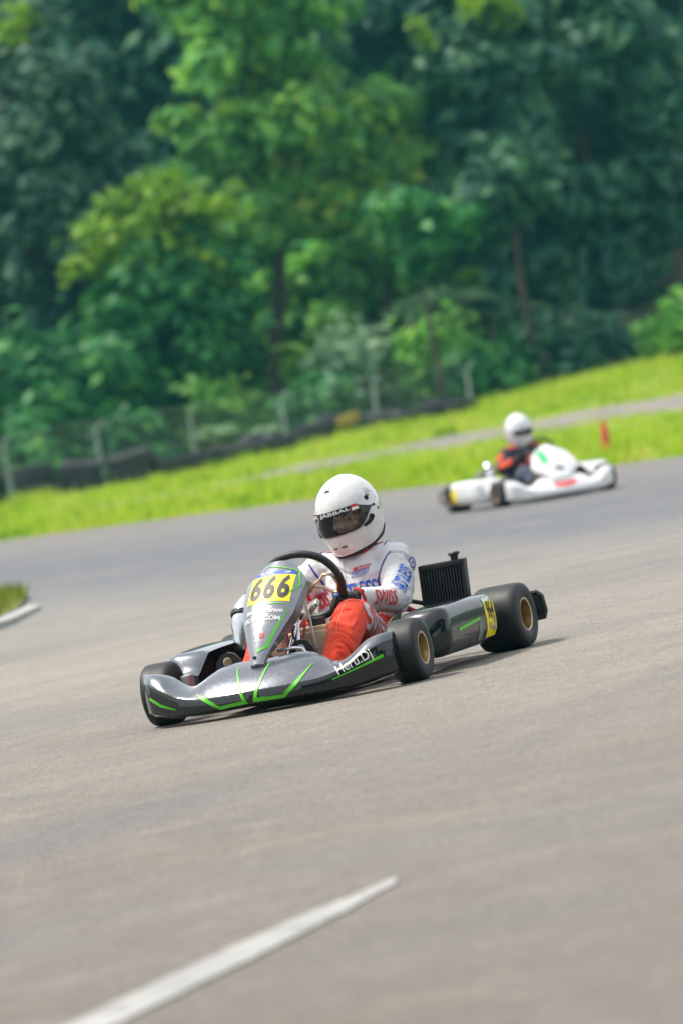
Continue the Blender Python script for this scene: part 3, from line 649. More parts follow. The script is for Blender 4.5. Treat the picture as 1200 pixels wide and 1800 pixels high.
def body_paint(name, col, metal, coat_ior=1.5):
    m, nt, b = new_mat(name); tc = N(nt, 'ShaderNodeTexCoord'); P = tc.outputs['Object']
    n = noise(nt, P, 11, 6, .6); n2 = noise(nt, P, 60, 6, .7)
    mp = N(nt, 'ShaderNodeMapping'); mp.inputs['Scale'].default_value = (8, 90, 60); mp.inputs['Rotation'].default_value = (.3, .5, .2); nt.links.new(P, mp.inputs[0])
    sc = noise(nt, mp.outputs[0], 3, 4, .6)
    c = ramp(nt, n.outputs[0], [(.3, tuple(x * .85 for x in col)), (.7, tuple(min(1, x * 1.15) for x in col))]).outputs[0]
    c = mixc(nt, ramp(nt, sc.outputs[0], [(.67, (0, 0, 0)), (.74, (.35, .35, .35))]).outputs[0], c, tuple(x * .6 + .12 for x in col))
    nt.links.new(c, b.inputs['Base Color']); b.inputs['Metallic'].default_value = metal; b.inputs['Specular IOR Level'].default_value = 0.1
    nt.links.new(ramp(nt, n2.outputs[0], [(.3, (.18, .18, .18)), (.75, (.34, .34, .34))]).outputs[0], b.inputs['Roughness'])
    b.inputs['Coat Weight'].default_value = 1.0; b.inputs['Coat IOR'].default_value = coat_ior; nt.links.new(ramp(nt, n2.outputs[0], [(.35, (.04, .04, .04)), (.8, (.16, .16, .16))]).outputs[0], b.inputs['Coat Roughness'])
    bp = N(nt, 'ShaderNodeBump'); bp.inputs['Strength'].default_value = .08; bp.inputs['Distance'].default_value = .003; nt.links.new(n.outputs[0], bp.inputs['Height'])
    nt.links.new(bp.outputs[0], b.inputs['Normal']); nt.links.new(bp.outputs[0], b.inputs['Coat Normal']); return m
GUNMETAL = body_paint('gunmetal_body', (.095, .107, .130), .30)
PANEL_LIT = body_paint('gunmetal_panel_lit', (.19, .205, .225), .5)  # body grey made lighter to stand in for sky glare on the tilted panel
BLACKGLOSS = body_paint('black_gloss_body', (.006, .009, .010), 0, 1.5)
WHITEBODY = body_paint('white_body', (.70, .71, .70), .0)

# ------------------------------------------------------------------ kart parts (kart frame: x forward, y to the driver's left, z up)
FA, RA = .525, -.525
def wheel(parent, x, y, r, wd, rim_r, side, steer=0.0, marking=False):
    e = empty('wheel', (x, y, r), steer, parent); h = wd / 2; s = side
    prof = [(rim_r - .004, -h * .90), (rim_r + .010, -h * .97), (r * .72, -h * 1.0), (r * .86, -h * .985), (r * .94, -h * .93), (r * .983, -h * .80), (r * .997, -h * .6), (r, -h * .3), (r * 1.001, 0)]
    prof = prof + [(a, -b) for a, b in prof[::-1][1:]]
    t = MB(); t.lathe(prof, (0, 0, 0), (0, 1, 0), 56); t.build('tyre', RUBBER, e, 50)
    # deep dish: bright lip, bronze barrel running in to the disc and hub
    m = MB(); o = h * .90
    pr = [(rim_r - .006, -o), (rim_r + .006, -o + .004), (rim_r + .007, o * .94), (rim_r + .002, o * 1.03), (rim_r - .004, o * 1.02), (rim_r - .006, o * .90), (rim_r - .012, o * .70), (rim_r - .014, o * .05), (rim_r - .022, -.02 * o), (.045, -.12 * o), (.036, -.02), (.034, 0), (0, 0)]
    m.lathe([(a, b * s) for a, b in pr], (0, 0, 0), (0, 1, 0), 40)
    rim = m.build('rim', BRONZE, e, 45)
    lm = MB(); lm.lathe([(rim_r - .005, s * o * 1.025), (rim_r - .001, s * (o * 1.05)), (rim_r + .005, s * o * 1.035)], (0, 0, 0), (0, 1, 0), 40); lm.build('rim_lip', LIP, e, 60)
    hb = MB(); hb.lathe([(.0, s * .035), (.016, s * .035), (.018, s * .02), (.030, s * .012), (.032, -s * .02)], (0, 0, 0), (0, 1, 0), 20)
    for k in range(3):
        a = 2.1 * k; hb.lathe([(0, s * .022), (.006, s * .022), (.007, s * .004)], (math.cos(a) * .05, 0, math.sin(a) * .05), (0, 1, 0), 8)
    hb.build('hub', ALU, e)
    if marking:
        mk = MB(); mk.lathe([(r * .80, s * h * 1.004), (r * .88, s * h * .99)], (0, 0, 0), (0, 1, 0), 14, a0=R(150), a1=R(255)); mk.build('tyre_marking', TEAL, e, 60)
    return e
CREASE = [(0, .100), (.30, .098), (.50, .100), (.64, .118), (.80, .165), (.92, .190), (1, .198)]
TOPZ = [(0, .205), (.22, .212), (.36, .206), (.48, .172), (.57, .140), (.66, .160), (.80, .212), (.92, .224), (1, .214)]
TOPX = [(0, .700), (.36, .690), (.57, .735), (.72, .690), (.86, .672), (1, .662)]
def nose_sections():
    W = .560; rows = []
    for i in range(81):
        q = -1 + 2 * i / 80; y = W * q; a = abs(q)
        xf = .905 - .165 * a ** 2.1; zc = interp(a, CREASE); zt = max(interp(a, TOPZ), zc + .012); xt = interp(a, TOPX)
        zb = .034 + .022 * smooth01((a - .7) / .3); e = smooth01((a - .93) / .07); pull = .03 * e
        xf -= pull
        sec = [(xt - .02, zb + .03), (xf - .09, zb - .004), (xf - .032, zb), (xf - .008, zb + .012), (xf, (zb + zc) / 2), (xf - .006, zc - .007), (xf - .012, zc)]
        for t in (.12, .28, .46, .64, .82, .94):
            xx = xf - .012 + (xt + .004 - xf + .012) * t; bulge = .018 * math.sin(math.pi * t) * (1 - .6 * smooth01((a - .4) / .2) * (1 - smooth01((a - .7) / .15)))
            sec.append((xx, zc + (zt - zc) * (t ** .92) + bulge))
        sec += [(xt + .002, zt), (xt - .006, zt - .006), (xt - .008, zt - .04)]
        rows.append([(x_, y, z_) for x_, z_ in sec])
    return rows
PB, PT = V(.792, -.008, .197), V(.425, .022, .582)
PD = unit(PT - PB); PL = np.linalg.norm(PT - PB); PN = unit(V(-PD[2] * -1, 0, -PD[0])); PN = unit(np.cross(V(0, 1, 0), PD)); PN = PN if PN[0] > 0 else -PN
PS = np.cross(PD, PN); PS = PS if PS[1] > 0 else -PS
PHW = [(0, .030), (.06, .034), (.26, .074), (.48, .116), (.70, .130), (.80, .135), (.84, .131), (.98, .070), (1, .062)]
def front_panel_rows():
    rows = []
    for i in range(29):
        s = i / 28; hw = float(np.interp(s, [p[0] for p in PHW], [p[1] for p in PHW])); fl = hw * (.62 if s > .3 else .55)
        c = PB + (PT - PB) * s + PN * (.026 * math.sin(math.pi * s)); row = []
        ret = .018 + .035 * math.sin(math.pi * min(1, max(0, (s - .1) / .85)))
        prof_ = [(hw * k, -.20 * hw * k * k - .34 * max(0, abs(k) - .66) * hw) for k in np.linspace(-1, 1, 17)]
        prof_ = [(-hw * .99, prof_[0][1] - ret)] + prof_ + [(hw * .99, prof_[-1][1] - ret)]
        for t, d in prof_:
            row.append(c + PS * t + PN * d)
        rows.append(row)
    last = rows[-1]; rows.append([p - PN * .03 + PD * .004 for p in last]); return rows
def side_pod(parent, sgn, mat, big=0.0):
    rows = []
    for i in range(41):
        t = i / 40; x = .36 - (.70 + .09 * big) * t; e0 = smooth01(t / .16); e1 = smooth01((1 - t) / .07); e = min(e0, .45 + .55 * e1) if t > .5 else e0
        yo = .645 + .075 * big - .07 * (1 - e0) - .035 * (1 - e1); yi = .44; zb = .062; zt = .262 + .025 * big + .012 * math.sin(t * 3) - .06 * (1 - e0) - .03 * (1 - e1)
        m = (zb + zt) / 2; hz = (zt - zb) / 2; row = []
        for (yy, zz) in ((yi, zt - .012), (yi + .03, zt), (yo - .060, zt + .002), (yo - .028, zt - .003), (yo - .012, zt - .014), (yo - .003, zt - .036), (yo, m - hz * .05), (yo - .005, m - hz * .45), (yo - .026, zb + .018), (yo - .06, zb + .002), (yi, zb)):
            yc = (yi + yo) / 2; k = .55 + .45 * min(1, e + .2)
            row.append((x, sgn * (yc + (yy - yc) * k), m + (zz - m) * k))
        rows.append(row)
    mb = MB(); mb.grid(rows); n = len(rows[0]); mb.add(rows[0], [list(range(n))]); mb.add(rows[-1], [list(range(n))])
    return mb.build('side_pod', mat, parent, 42)
SWC, SWT, SWR = V(.205, .025, .456), unit(V(.46, 0, .86)), .163
def sw_point(deg, r=SWR): a = R(deg); return SWC + V(0, 1, 0) * math.cos(a) * r + SWT * math.sin(a) * r     # 0 = driver's left, 90 = top
def make_kart(name, pos, yaw, paint, detail, lower=None):
    K = on_track(empty(name), pos, yaw)
    # wheels
    wheel(K, FA, .555, .130, .132, .066, 1, R(4), detail); wheel(K, FA, -.555, .130, .132, .066, -1, R(5), False)
    wheel(K, RA, .595, .140, .212, .069, 1); wheel(K, RA, -.595, .140, .212, .069, -1)
    # frame
    f = MB()
    for s in (-1, 1):
        f.tube([(.68, s * .16, .075), (.55, s * .20, .062), (.1, s * .30, .058), (-.35, s * .31, .06), (-.62, s * .31, .075)], .015, 8)
        f.tube([(.50, s * .20, .07), (.52, s * .34, .10), (FA, s * .47, .13)], .014, 8)
        f.tube([(.30, s * .28, .06), (.30, s * .44, .09), (.1, s * .56, .10), (-.2, s * .56, .10), (-.3, s * .32, .07)], .010, 8)
    f.tube([(.62, -.18, .07), (.62, .18, .07)], .013, 8); f.tube([(-.05, -.3, .058), (-.05, .3, .058)], .014, 8); f.tube([(-.60, -.31, .075), (-.60, .31, .075)], .014, 8)
    f.build('frame', REDFRAME, K)
    MB().box((.02, -.27, .036), (.66, .27, .042), bev=.002).build('floor_tray', DARKGREY, K)
    MB().tube([(RA, -.49, .14), (RA, .49, .14)], .02, 12).build('rear_axle', CHROME, K)
    fs = MB()
    for s in (-1, 1):
        fs.box((FA - .03, s * .44 - .02, .07), (FA + .03, s * .44 + .02, .19), bev=.008); fs.tube([(FA, s * .44, .13), (FA, s * .56, .13)], .014, 10)
        fs.tube([(FA - .05, s * .42, .12), (.48, s * .06, .13)], .007, 8)
    fs.build('steering_knuckles', ALU, K)
    # bodywork
    rows = nose_sections(); nb = MB(); nb.grid([r_[:7] for r_ in rows], 1); nb.grid([r_[6:] for r_ in rows], 0)
    for r_ in (rows[0], rows[-1]): nb.add(r_, [list(range(len(r_)))], 1)
    nose = nb.build('front_fairing', [paint, lower or paint], K, 34)
    pn = MB(); pn.grid(front_panel_rows()); panel = pn.build('front_panel', PANEL_LIT if lower else paint, K, 22)
    MB().tube([PB + PN * .004 - PS * .012 + PD * .030, PB + PN * .008 - PS * .012 + PD * .034], .009, 10).build('bolt', DARKGREY, panel)
    podL = side_pod(K, 1, lower or paint, 0 if detail else 1); podR = side_pod(K, -1, paint, 0 if detail else 1)
    # rear bumper: black plastic wrapping behind the rear tyres
    rb = MB()
    pts = [(-.70, -.66), (-.735, -.60), (-.75, -.40), (-.76, 0), (-.75, .40), (-.735, .60), (-.70, .66)]
    rws = []
    for x, y in pts:
        rws.append([(x - .02, y, .085), (x + .02, y, .080), (x + .035, y, .10), (x + .035, y, .205), (x + .02, y, .225), (x - .02, y, .22), (x - .035, y, .20), (x - .035, y, .105)])
    rb.grid(rws, loop=True); rb.add(rws[0], [list(range(8))]); rb.add(rws[-1], [list(range(8))]); rb.build('rear_bumper', DARKGREY, K, 35)
    for s in (1, -1):
        fr = MB()
        pp = [(-.70, s * .60, .10), (-.70, s * .712, .105), (-.70, s * .720, .13), (-.70, s * .714, .195), (-.70, s * .695, .215), (-.70, s * .60, .215)]
        fr.tube(pp, .010, 8); fr.tube([(-.70, s * .45, .17), (-.70, s * .60, .215)], .010, 8)
        fr.box((-.712, s * .60, .105), (-.700, s * .712, .212), bev=.003)
        fr.build('bumper_end', BLACKMET, K)
    # steering wheel: padded rim with flattened top, bent loop spokes, hub
    sw = MB(); P = []
    for d in range(0, 360, 6):
        r_ = SWR * (1 - .05 * max(0, math.cos(R((d - 90) * 2))) * (d < 180)); P.append(sw_point(d, r_))
    sw.tube(P, .0165, 12, closed=True); st = sw.build('steering_wheel', GRIP, K, 60)
    for s in (0, 180):
        c1 = [sw_point(s + 0, .035), sw_point(s + 12, .075), sw_point(s + 22, .115), sw_point(s + 14, .142), sw_point(s - 4, .150), sw_point(s - 20, .146), sw_point(s - 24, .128), sw_point(s - 12, .085), sw_point(s - 10, .04)]
        c1 = [p - np.cross(V(0, 1, 0), SWT) * -.012 for p in c1]
        MB().tube(c1, [(.0085, .006)] * len(c1), 8).build('spoke', GOLDEN, st, 60)
    nrm = unit(np.cross(V(0, 1, 0), SWT)); nrm = nrm if nrm[0] > 0 else -nrm      # towards the front
    MB().lathe([(0, -.02), (.035, -.02), (.040, -.01), (.040, .01), (.02, .02), (.016, .05)], SWC, nrm, 20).build('hub', ALU, st)
    MB().tube([SWC, (.60, .03, .13)], .0105, 12).build('steering_column', CHROME, K)
    MB().tube([(.50, .135, .40), (.47, .13, .33), (.46, .125, .27), (.44, .12, .2)], .0045, 8).build('breather_hose', WHITEP, K)
    bx = MB(); bx.box((.31, .085, .365), (.345, .125, .385), bev=.005, rot=np.array(Matrix.Rotation(.6, 3, 'Y')) @ np.array(Matrix.Rotation(.5, 3, 'X'))); bx.box((.33, .04, .335), (.36, .12, .352), bev=.003, rot=np.array(Matrix.Rotation(.7, 3, 'X'))); bx.tube([(.33, .06, .42), (.36, .075, .37), (.37, .08, .32)], .008, 8); bx.build('steering_bracket', ALU, K)
    # fuel tank, pedals
    t = MB(); t.box((.22, -.105, .075), (.43, .165, .272), bev=.022); t.box((.25, .02, .262), (.41, .155, .288), bev=.012); tk = t.build('fuel_tank', TANKM, K, 40)
    MB().lathe([(0, .030), (.032, .030), (.036, .026), (.037, 0), (.03, -.004)], (.33, .10, .290), (0, 0, 1), 24).build('cap', BLACKMET, tk)
    for y, sg in ((-.205, 1), (.125, -1)):
        p = MB(); out = [(-.058, 0), (-.060, .05), (-.052, .085), (-.030, .112), (0, .121), (.030, .112), (.052, .085), (.060, .05), (.058, 0)]
        fr_ = [(.605 + .010, y + a, .135 + b) for a, b in out]; bk = [(.605 - .010, y + a, .135 + b) for a, b in out]; n = len(out)
        p.grid([fr_, bk], loop=True); p.add(fr_, [list(range(n))]); p.add(bk, [list(range(n))]); pd = p.build('pedal', GRIP, K, 40)
        MB().lathe([(.020, .0), (.021, .004), (.014, .006), (.012, .003), (0, .003)], (.615, y, .215), (1, 0, 0), 20).build('badge', GOLDEN if y < 0 else ALU, pd)
    MB().tube([(.66, .040, .228), (.66, .115, .228), (.66, .150, .220), (.655, .168, .185), (.65, .172, .13)], .0075, 10).build('heel_bar', CHROME, K)
    # seat shell
    s_ = MB(); rws = []
    for i in range(15):
        t = i / 14; bx_, bz = (.10 - .42 * min(1, t / .55), .055) if t < .55 else (-.34 - .13 * ((t - .55) / .45), .055 + .30 * ((t - .55) / .45) ** .9)
        row = []
        for k in range(13):
            a = -1 + 2 * k / 12; hw = .185 + .02 * math.sin(3 * t); up = (abs(a) ** 3) * (.05 + .15 * math.sin(math.pi * min(1, max(0, t * .95))))
            row.append((bx_ + (up * .35 if t >= .55 else 0), .03 + a * hw, bz + up * (1 if t < .7 else .6)))
        rws.append(row)
    s_.grid(rws); seat = s_.build('seat', SEATM, K, 60)
    sm = seat.modifiers.new('t', 'SOLIDIFY'); sm.thickness = .008
    MB().tube([(-.28, .26, .30), (-.42, .36, .24), (-.56, .34, .12)], .010, 8).build('seat_stay', BLACKMET, K)
    MB().tube([(-.30, .27, .24), (-.40, .33, .22), (-.52, .36, .22)], .012, 8).build('radiator_bracket', BLACKMET, K)
    # radiator
    x0, y0, y1, z0, z1 = -.365, .305, .505, .12, .428
    r_ = MB(); r_.box((x0 - .022, y0 - .006, z1 - .026), (x0 + .024, y1 + .006, z1), bev=.007); r_.box((x0 - .022, y0 - .006, z0), (x0 + .024, y1 + .006, z0 + .026), bev=.007)
    for y in (y0, y1): r_.box((x0 - .018, y - .005, z0 + .02), (x0 + .021, y + .005, z1 - .02), bev=.002)
    rad = r_.build('radiator', BLACKMET, K)
    c_ = MB()
    for k in range(15):
        y = y0 + .010 + (y1 - y0 - .02) * k / 14; c_.box((x0 - .012, y - .0022, z0 + .02), (x0 + .018, y + .0022, z1 - .02))
    c_.box((x0 - .010, y0, z0 + .02), (x0 + .002, y1, z1 - .02)); c_.build('cooling_fins', pbr('worn_fins', (.055, .060, .062), .5, metal=.4, vary=.35, vscale=25, wear=((.16, .16, .16), 70, .70)), rad, 30)
    MB().lathe([(0, .034), (.020, .034), (.025, .030), (.026, .022), (.018, .018), (.015, -.004)], (x0, .462, z1), (0, 0, 1), 20).build('cap', BLACKMET, rad)
    for o_ in [rad] + list(rad.children):
        for v_ in o_.data.vertices: v_.co.y += (v_.co.z - z0) * .07
    MB().tube([(-.20, .245, .275), (-.25, .28, .262), (-.30, .31, .225), (-.34, .36, .20), (-.36, .40, .16)], .013, 10).build('coolant_hose', REDHOSE, K)
    # engine on the driver's right
    e = MB(); e.box((-.46, -.46, .08), (-.22, -.31, .22), bev=.02); e.lathe([(.06, 0), (.06, .10)], (-.33, -.385, .21), (0, 0, 1), 20)
    for k in range(6): e.box((-.41, -.455, .225 + .016 * k), (-.25, -.315, .232 + .016 * k), bev=.002)
    e.box((-.39, -.44, .325), (-.27, -.33, .36), bev=.012); eng = e.build('engine', ALU, K, 40)
    MB().tube([(-.25, -.385, .20), (-.12, -.40, .20), (-.05, -.405, .245), (-.06, -.40, .33), (-.10, -.395, .395), (-.15, -.39, .43)], [.022, .026, .046, .050, .046, .03], 16).build('exhaust', CHROME, eng)
    MB().lathe([(.052, -.011), (.056, -.008), (.056, .008), (.052, .011)], (-.085, -.3975, .368), (-.05, .005, .08), 20).build('clamp', BLACKMET, eng)
    MB().ball((-.165, -.39, .445), (.022, .022, .018)).build('spark_plug_cap', BLACKMET, eng)
    # wiring, small hoses behind the panel
    g = np.random.default_rng(5)
    for k, m in enumerate((REDHOSE, REDHOSE, BLACKMET, CHROME, REDHOSE)):
        a = V(.52, .01 + .02 * k, .14); b = V(.44, -.03 + .03 * k, .27 + .012 * k); pts = [a, (a * .7 + b * .3) + g.normal(size=3) * .012, (a + b) / 2 + g.normal(size=3) * .015, b * .8 + a * .2, b, b + V(-.03, .0, .01)]; MB().tube(pts, .006 + .002 * (k % 2), 7).build('hose', m, K)
    return K, nose, panel, podL, podR
KP1, KY1 = (-.130, 22.1), R(270 - 22)
kart, nose, panel, podL, podR = make_kart('racing_kart', KP1, KY1, GUNMETAL, True, BLACKGLOSS)
tag(kart, 'dark grey racing kart with green stripes and a yellow number plate', 'kart')
KP2, KY2 = (1.81, 49.3), R(270 + 20)
kart2, nose2, panel2, podL2, podR2 = make_kart('racing_kart', KP2, KY2, WHITEBODY, False)
for v_ in panel2.data.vertices:
    k_ = min(1, max(0, (v_.co.z - .20) / .38)); v_.co.y *= 1.0 + 2.2 * (1 - k_) ** 1.5; v_.co.z = .2 + (v_.co.z - .2) * .86; v_.co.x += .02
for v_ in nose2.data.vertices: v_.co.z = .03 + (v_.co.z - .03) * 1.08
tag(kart2, 'white racing kart with a red nose sticker, out of focus behind', 'kart')

# ------------------------------------------------------------------ stickers and lettering on the karts
def kart_marks():
    B = bvh_of([nose]); fr = dict(bvh=B, origin=(.98, 0, 0), u=(0, 1, 0), v=(0, 0, 1))
    for s, pts, wd in ((1, [(.046, .208), (.004, .060), (.128, .056), (.185, .098), (.240, .160)], [.005, .017, .015, .017, .003]),
                       (-1, [(-.112, .205), (-.064, .118), (-.040, .058), (-.160, .052), (-.235, .098), (-.275, .118)], [.003, .010, .015, .014, .015, .003])):
        decal('stripe', poly_line(pts, wd), GREEN, nose, cell=.012, **fr)
    decal('stripe', poly_line([(-.515, .132), (-.46, .098), (-.38, .072)], [.011, .013, .004]), GREEN, nose, cell=.012, **fr)
    decal('stripe', poly_line([(.33, .083), (.45, .115), (.533, .140)], [.003, .007, .014]), GREEN, nose, cell=.012, **fr)
    decal('lettering', text_faces('Heru.Dj', .052, .012, 0, .95), WHITEP, nose, B, (.86, .440, .140), (-.42, 1, .34), (-.1, 0, 1), cell=.006, off=.004)
    B = bvh_of([panel]); o = lambda s, t: PB + PD * (PL * s) + PS * t
    pk = dict(bvh=B, u=PS, v=PD)
    decal('number_plate', rect(.192, .150), YELLOW, panel, origin=o(.705, 0), off=.0015, **pk)
    decal('plate_header', rect(.192, .022), BLUEST, panel, origin=o(.865, 0), off=.0016, **pk)
    decal('lettering', text_faces('INTER', .022, .02), WHITEP, panel, origin=o(.865, -.03), off=.003, cell=.01, **pk)
    decal('lettering', text_faces('NSP', .014, .02, .2), WHITEP, panel, origin=o(.865, .06), off=.003, cell=.01, **pk)
    for i, t in enumerate((-.062, .0, .062)): decal('number', text_faces('6', .165, .034, 0, .62), INK, panel, origin=o(.700, t), off=.003, cell=.015, **pk)
    decal('stripe', poly_line([(-.04, .505), (.100, .475), (.118, .40), (.080, .335)], [.003, .006, .006, .002]), GREEN, panel, origin=PB, **pk)
    decal('stripe', poly_line([(-.06, .288), (.075, .288)], [.003, .005]), GREEN, panel, origin=PB, **pk)
    decal('lettering', text_faces('Inne Avenue', .032, .014), WHITEP, panel, origin=o(.475, .0), cell=.012, **pk)
    decal('lettering', text_faces('IKART.COM', .030, .014), WHITEP, panel, origin=o(.400, -.005), cell=.012, **pk)
    decal('stripe', poly_line([(.098, .270), (.060, .160), (.036, .080), (-.006, .055)], [.003, .009, .011, .012]), GREEN, panel, origin=PB, **pk)
    decal('flag', rect(.018, .022), REDST, panel, origin=o(.245, .008), **pk)
    B = bvh_of([podL]); sk = dict(bvh=B, u=(-1, 0, 0), v=(0, 0, 1))     # seen from the driver's left
    decal('stripe', poly_line([(-.165, -.006), (.10, .012)], [.013, .012]), GREEN, podL, origin=(0, .70, .165), cell=.012, **sk)
    decal('number_plate', rect(.115, .150), YELLOW, podL, origin=(-.232, .70, .163), off=.0015, cell=.012, **sk)
    decal('number', text_faces('964', .105, .02, 0, .5), INK, podL, origin=(-.235, .70, .195), off=.003, cell=.012, **sk)
    g = np.random.default_rng(3); vs, fs = [], []
    for k in range(16):      # torn scraps of an older sticker
        cx, cy = g.uniform(-.03, .045), g.uniform(-.05, .0); n = 6; o_ = len(vs)
        for i in range(n): a = 6.283 * i / n; r_ = g.uniform(.003, .012); vs.append((cx + math.cos(a) * r_ * .7, cy + math.sin(a) * r_ * 1.3))
        fs.append(list(range(o_, o_ + n)))
    sc = decal('sticker_scraps', (vs, fs), ALU, podL, origin=(-.232, .70, .163), off=.0026, cell=.02, **sk); sc['kind'] = 'stuff'
    decal('sticker', rect(.10, .016), WHITEP, podL, origin=(-.22, .70, .245), off=.002, cell=.012, **sk)
    decal('sticker', rect(.045, .075), pbr('dull_grey_sticker', (.17, .20, .19), .5), podL, origin=(-.10, .70, .125), off=.0014, cell=.012, **sk)
    decal('stripe', poly_line([(.19, .055), (.30, .09), (.33, .02)], .005), GREEN, podL, origin=(0, .70, .165), cell=.012, **sk)
    # white kart: red sticker with a dark band on the nose, green flank on the panel, yellow plate on the pod
    B = bvh_of([nose2]); fr = dict(bvh=B, origin=(.98, 0, 0), u=(0, 1, 0), v=(0, 0, 1))
    decal('sticker', ([(-.13, .165), (-.105, .115), (.01, .110), (.10, .120), (.125, .168), (.03, .158), (-.05, .158)], [[0, 1, 2, 3, 4, 5, 6]]), REDST, nose2, cell=.015, **fr)
    B = bvh_of([panel2]); pk = dict(bvh=B, u=PS, v=PD)
    decal('sticker', ([(-.14, .46), (-.14, .22), (-.085, .17), (-.06, .30), (-.085, .44)], [[0, 1, 2, 3, 4]]), pbr('green_panel_sticker', (.05, .45, .15), .4), panel2, origin=PB, **pk)
    decal('sticker', ([(-.035, .10), (.05, .085), (.06, .125), (-.03, .145)], [[0, 1, 2, 3]]), INK, panel2, origin=PB, **pk)
    B = bvh_of([podR2]); decal('number_plate', rect(.125, .14), YELLOW, podR2, B, (-.30, -.78, .163), (1, 0, 0), (0, 0, 1), cell=.015)
kart_marks()

# ------------------------------------------------------------------ drivers
def cloth(name, col, rough=.8, vary=.1):
    m = pbr(name, col, rough, vary=vary, vscale=14, bump=.35, bscale=420, spec=.25); b = m.node_tree.nodes['Principled BSDF']; b.inputs['Sheen Weight'].default_value = .15; nt = m.node_tree; old = b.inputs['Normal'].links[0].from_node
    tc = N(nt, 'ShaderNodeTexCoord'); n = noise(nt, tc.outputs['Object'], 11, 2, .5); n.inputs['Distortion'].default_value = 1.2; bp = N(nt, 'ShaderNodeBump'); bp.inputs['Strength'].default_value = .45; bp.inputs['Distance'].default_value = .014
    nt.links.new(n.outputs[0], bp.inputs['Height']); nt.links.new(bp.outputs[0], old.inputs['Normal']); return m
SUITW = cloth('white_suit_cloth', (.60, .60, .615)); SUITR = cloth('red_suit_cloth', (.72, .050, .016)); SUITN = cloth('navy_suit_cloth', (.018, .022, .05)); SUITD = cloth('slate_suit_cloth', (.05, .06, .10)); SUITO = cloth('orange_red_cloth', (.62, .07, .02))
SKIN = pbr('skin', (.62, .40, .29), .5, vary=.08, vscale=20); GLOVE = cloth('black_glove', (.014, .014, .016), .7); CUFF = cloth('red_cuff', (.45, .015, .02)); BOOT = cloth('red_boot', (.62, .02, .02), .5)
HELM = body_paint('white_helmet_gloss', (.64, .64, .63), 0); LINER = cloth('helmet_liner', (.012, .012, .013), .9); EYEW = pbr('eye_white', (.65, .62, .58), .25); EYED = pbr('dark_iris', (.015, .010, .008), .15); BROW = pbr('dark_brow', (.02, .014, .01), .8)
TXRED = cloth('red_suit_print', (.55, .012, .025)); TXBLUE = cloth('blue_suit_print', (.02, .11, .52)); PIPING = cloth('indigo_piping', (.05, .045, .30)); TXWHITE = cloth('white_suit_print', (.56, .56, .60)); BLUEIN = cloth('blue_panel', (.02, .03, .28))
def visor_mat():
    m, nt, b = new_mat('smoked_visor'); tr = N(nt, 'ShaderNodeBsdfTransparent'); tr.inputs[0].default_value = (.74, .75, .75, 1)
    gl = N(nt, 'ShaderNodeBsdfGlossy'); gl.inputs['Roughness'].default_value = .04; gl.inputs[0].default_value = (.9, .95, 1, 1)
    fr = N(nt, 'ShaderNodeFresnel'); fr.inputs[0].default_value = 1.5; mx = N(nt, 'ShaderNodeMixShader')
    nt.links.new(fr.outputs[0], mx.inputs[0]); nt.links.new(tr.outputs[0], mx.inputs[1]); nt.links.new(gl.outputs[0], mx.inputs[2]); nt.links.new(mx.outputs[0], nt.nodes['Material Output'].inputs[0]); return m
VISOR = visor_mat()
def limb(mb, pts, rad, n=9, seg=14):
    """smooth tapered limb through the joints"""
    P = [V(*p) for p in pts]; out, rr = [], []
    m = len(P)
    for i in range(m - 1):
        p0, p1, p2, p3 = P[max(i - 1, 0)], P[i], P[i + 1], P[min(i + 2, m - 1)]
        for k in range(n):
            t = k / n; t2, t3 = t * t, t ** 3
            c = .5 * ((2 * p1) + (p2 - p0) * t + (2 * p0 - 5 * p1 + 4 * p2 - p3) * t2 + (3 * p1 - p0 - 3 * p2 + p3) * t3); lin = p1 + (p2 - p1) * t
            out.append(lin * .55 + c * .45); rr.append(rad[i] + (rad[i + 1] - rad[i]) * t)
    out.append(P[-1]); rr.append(rad[-1]); mb.tube(out, rr, seg); mb.ball(P[0], rad[0]); mb.ball(P[-1], rad[-1])
def seg_dist(p, a, b):
    ab = b - a; t = np.clip(((p - a) @ ab) / (ab @ ab), 0, 1); return np.linalg.norm(p - a - t[:, None] * ab, axis=1), t
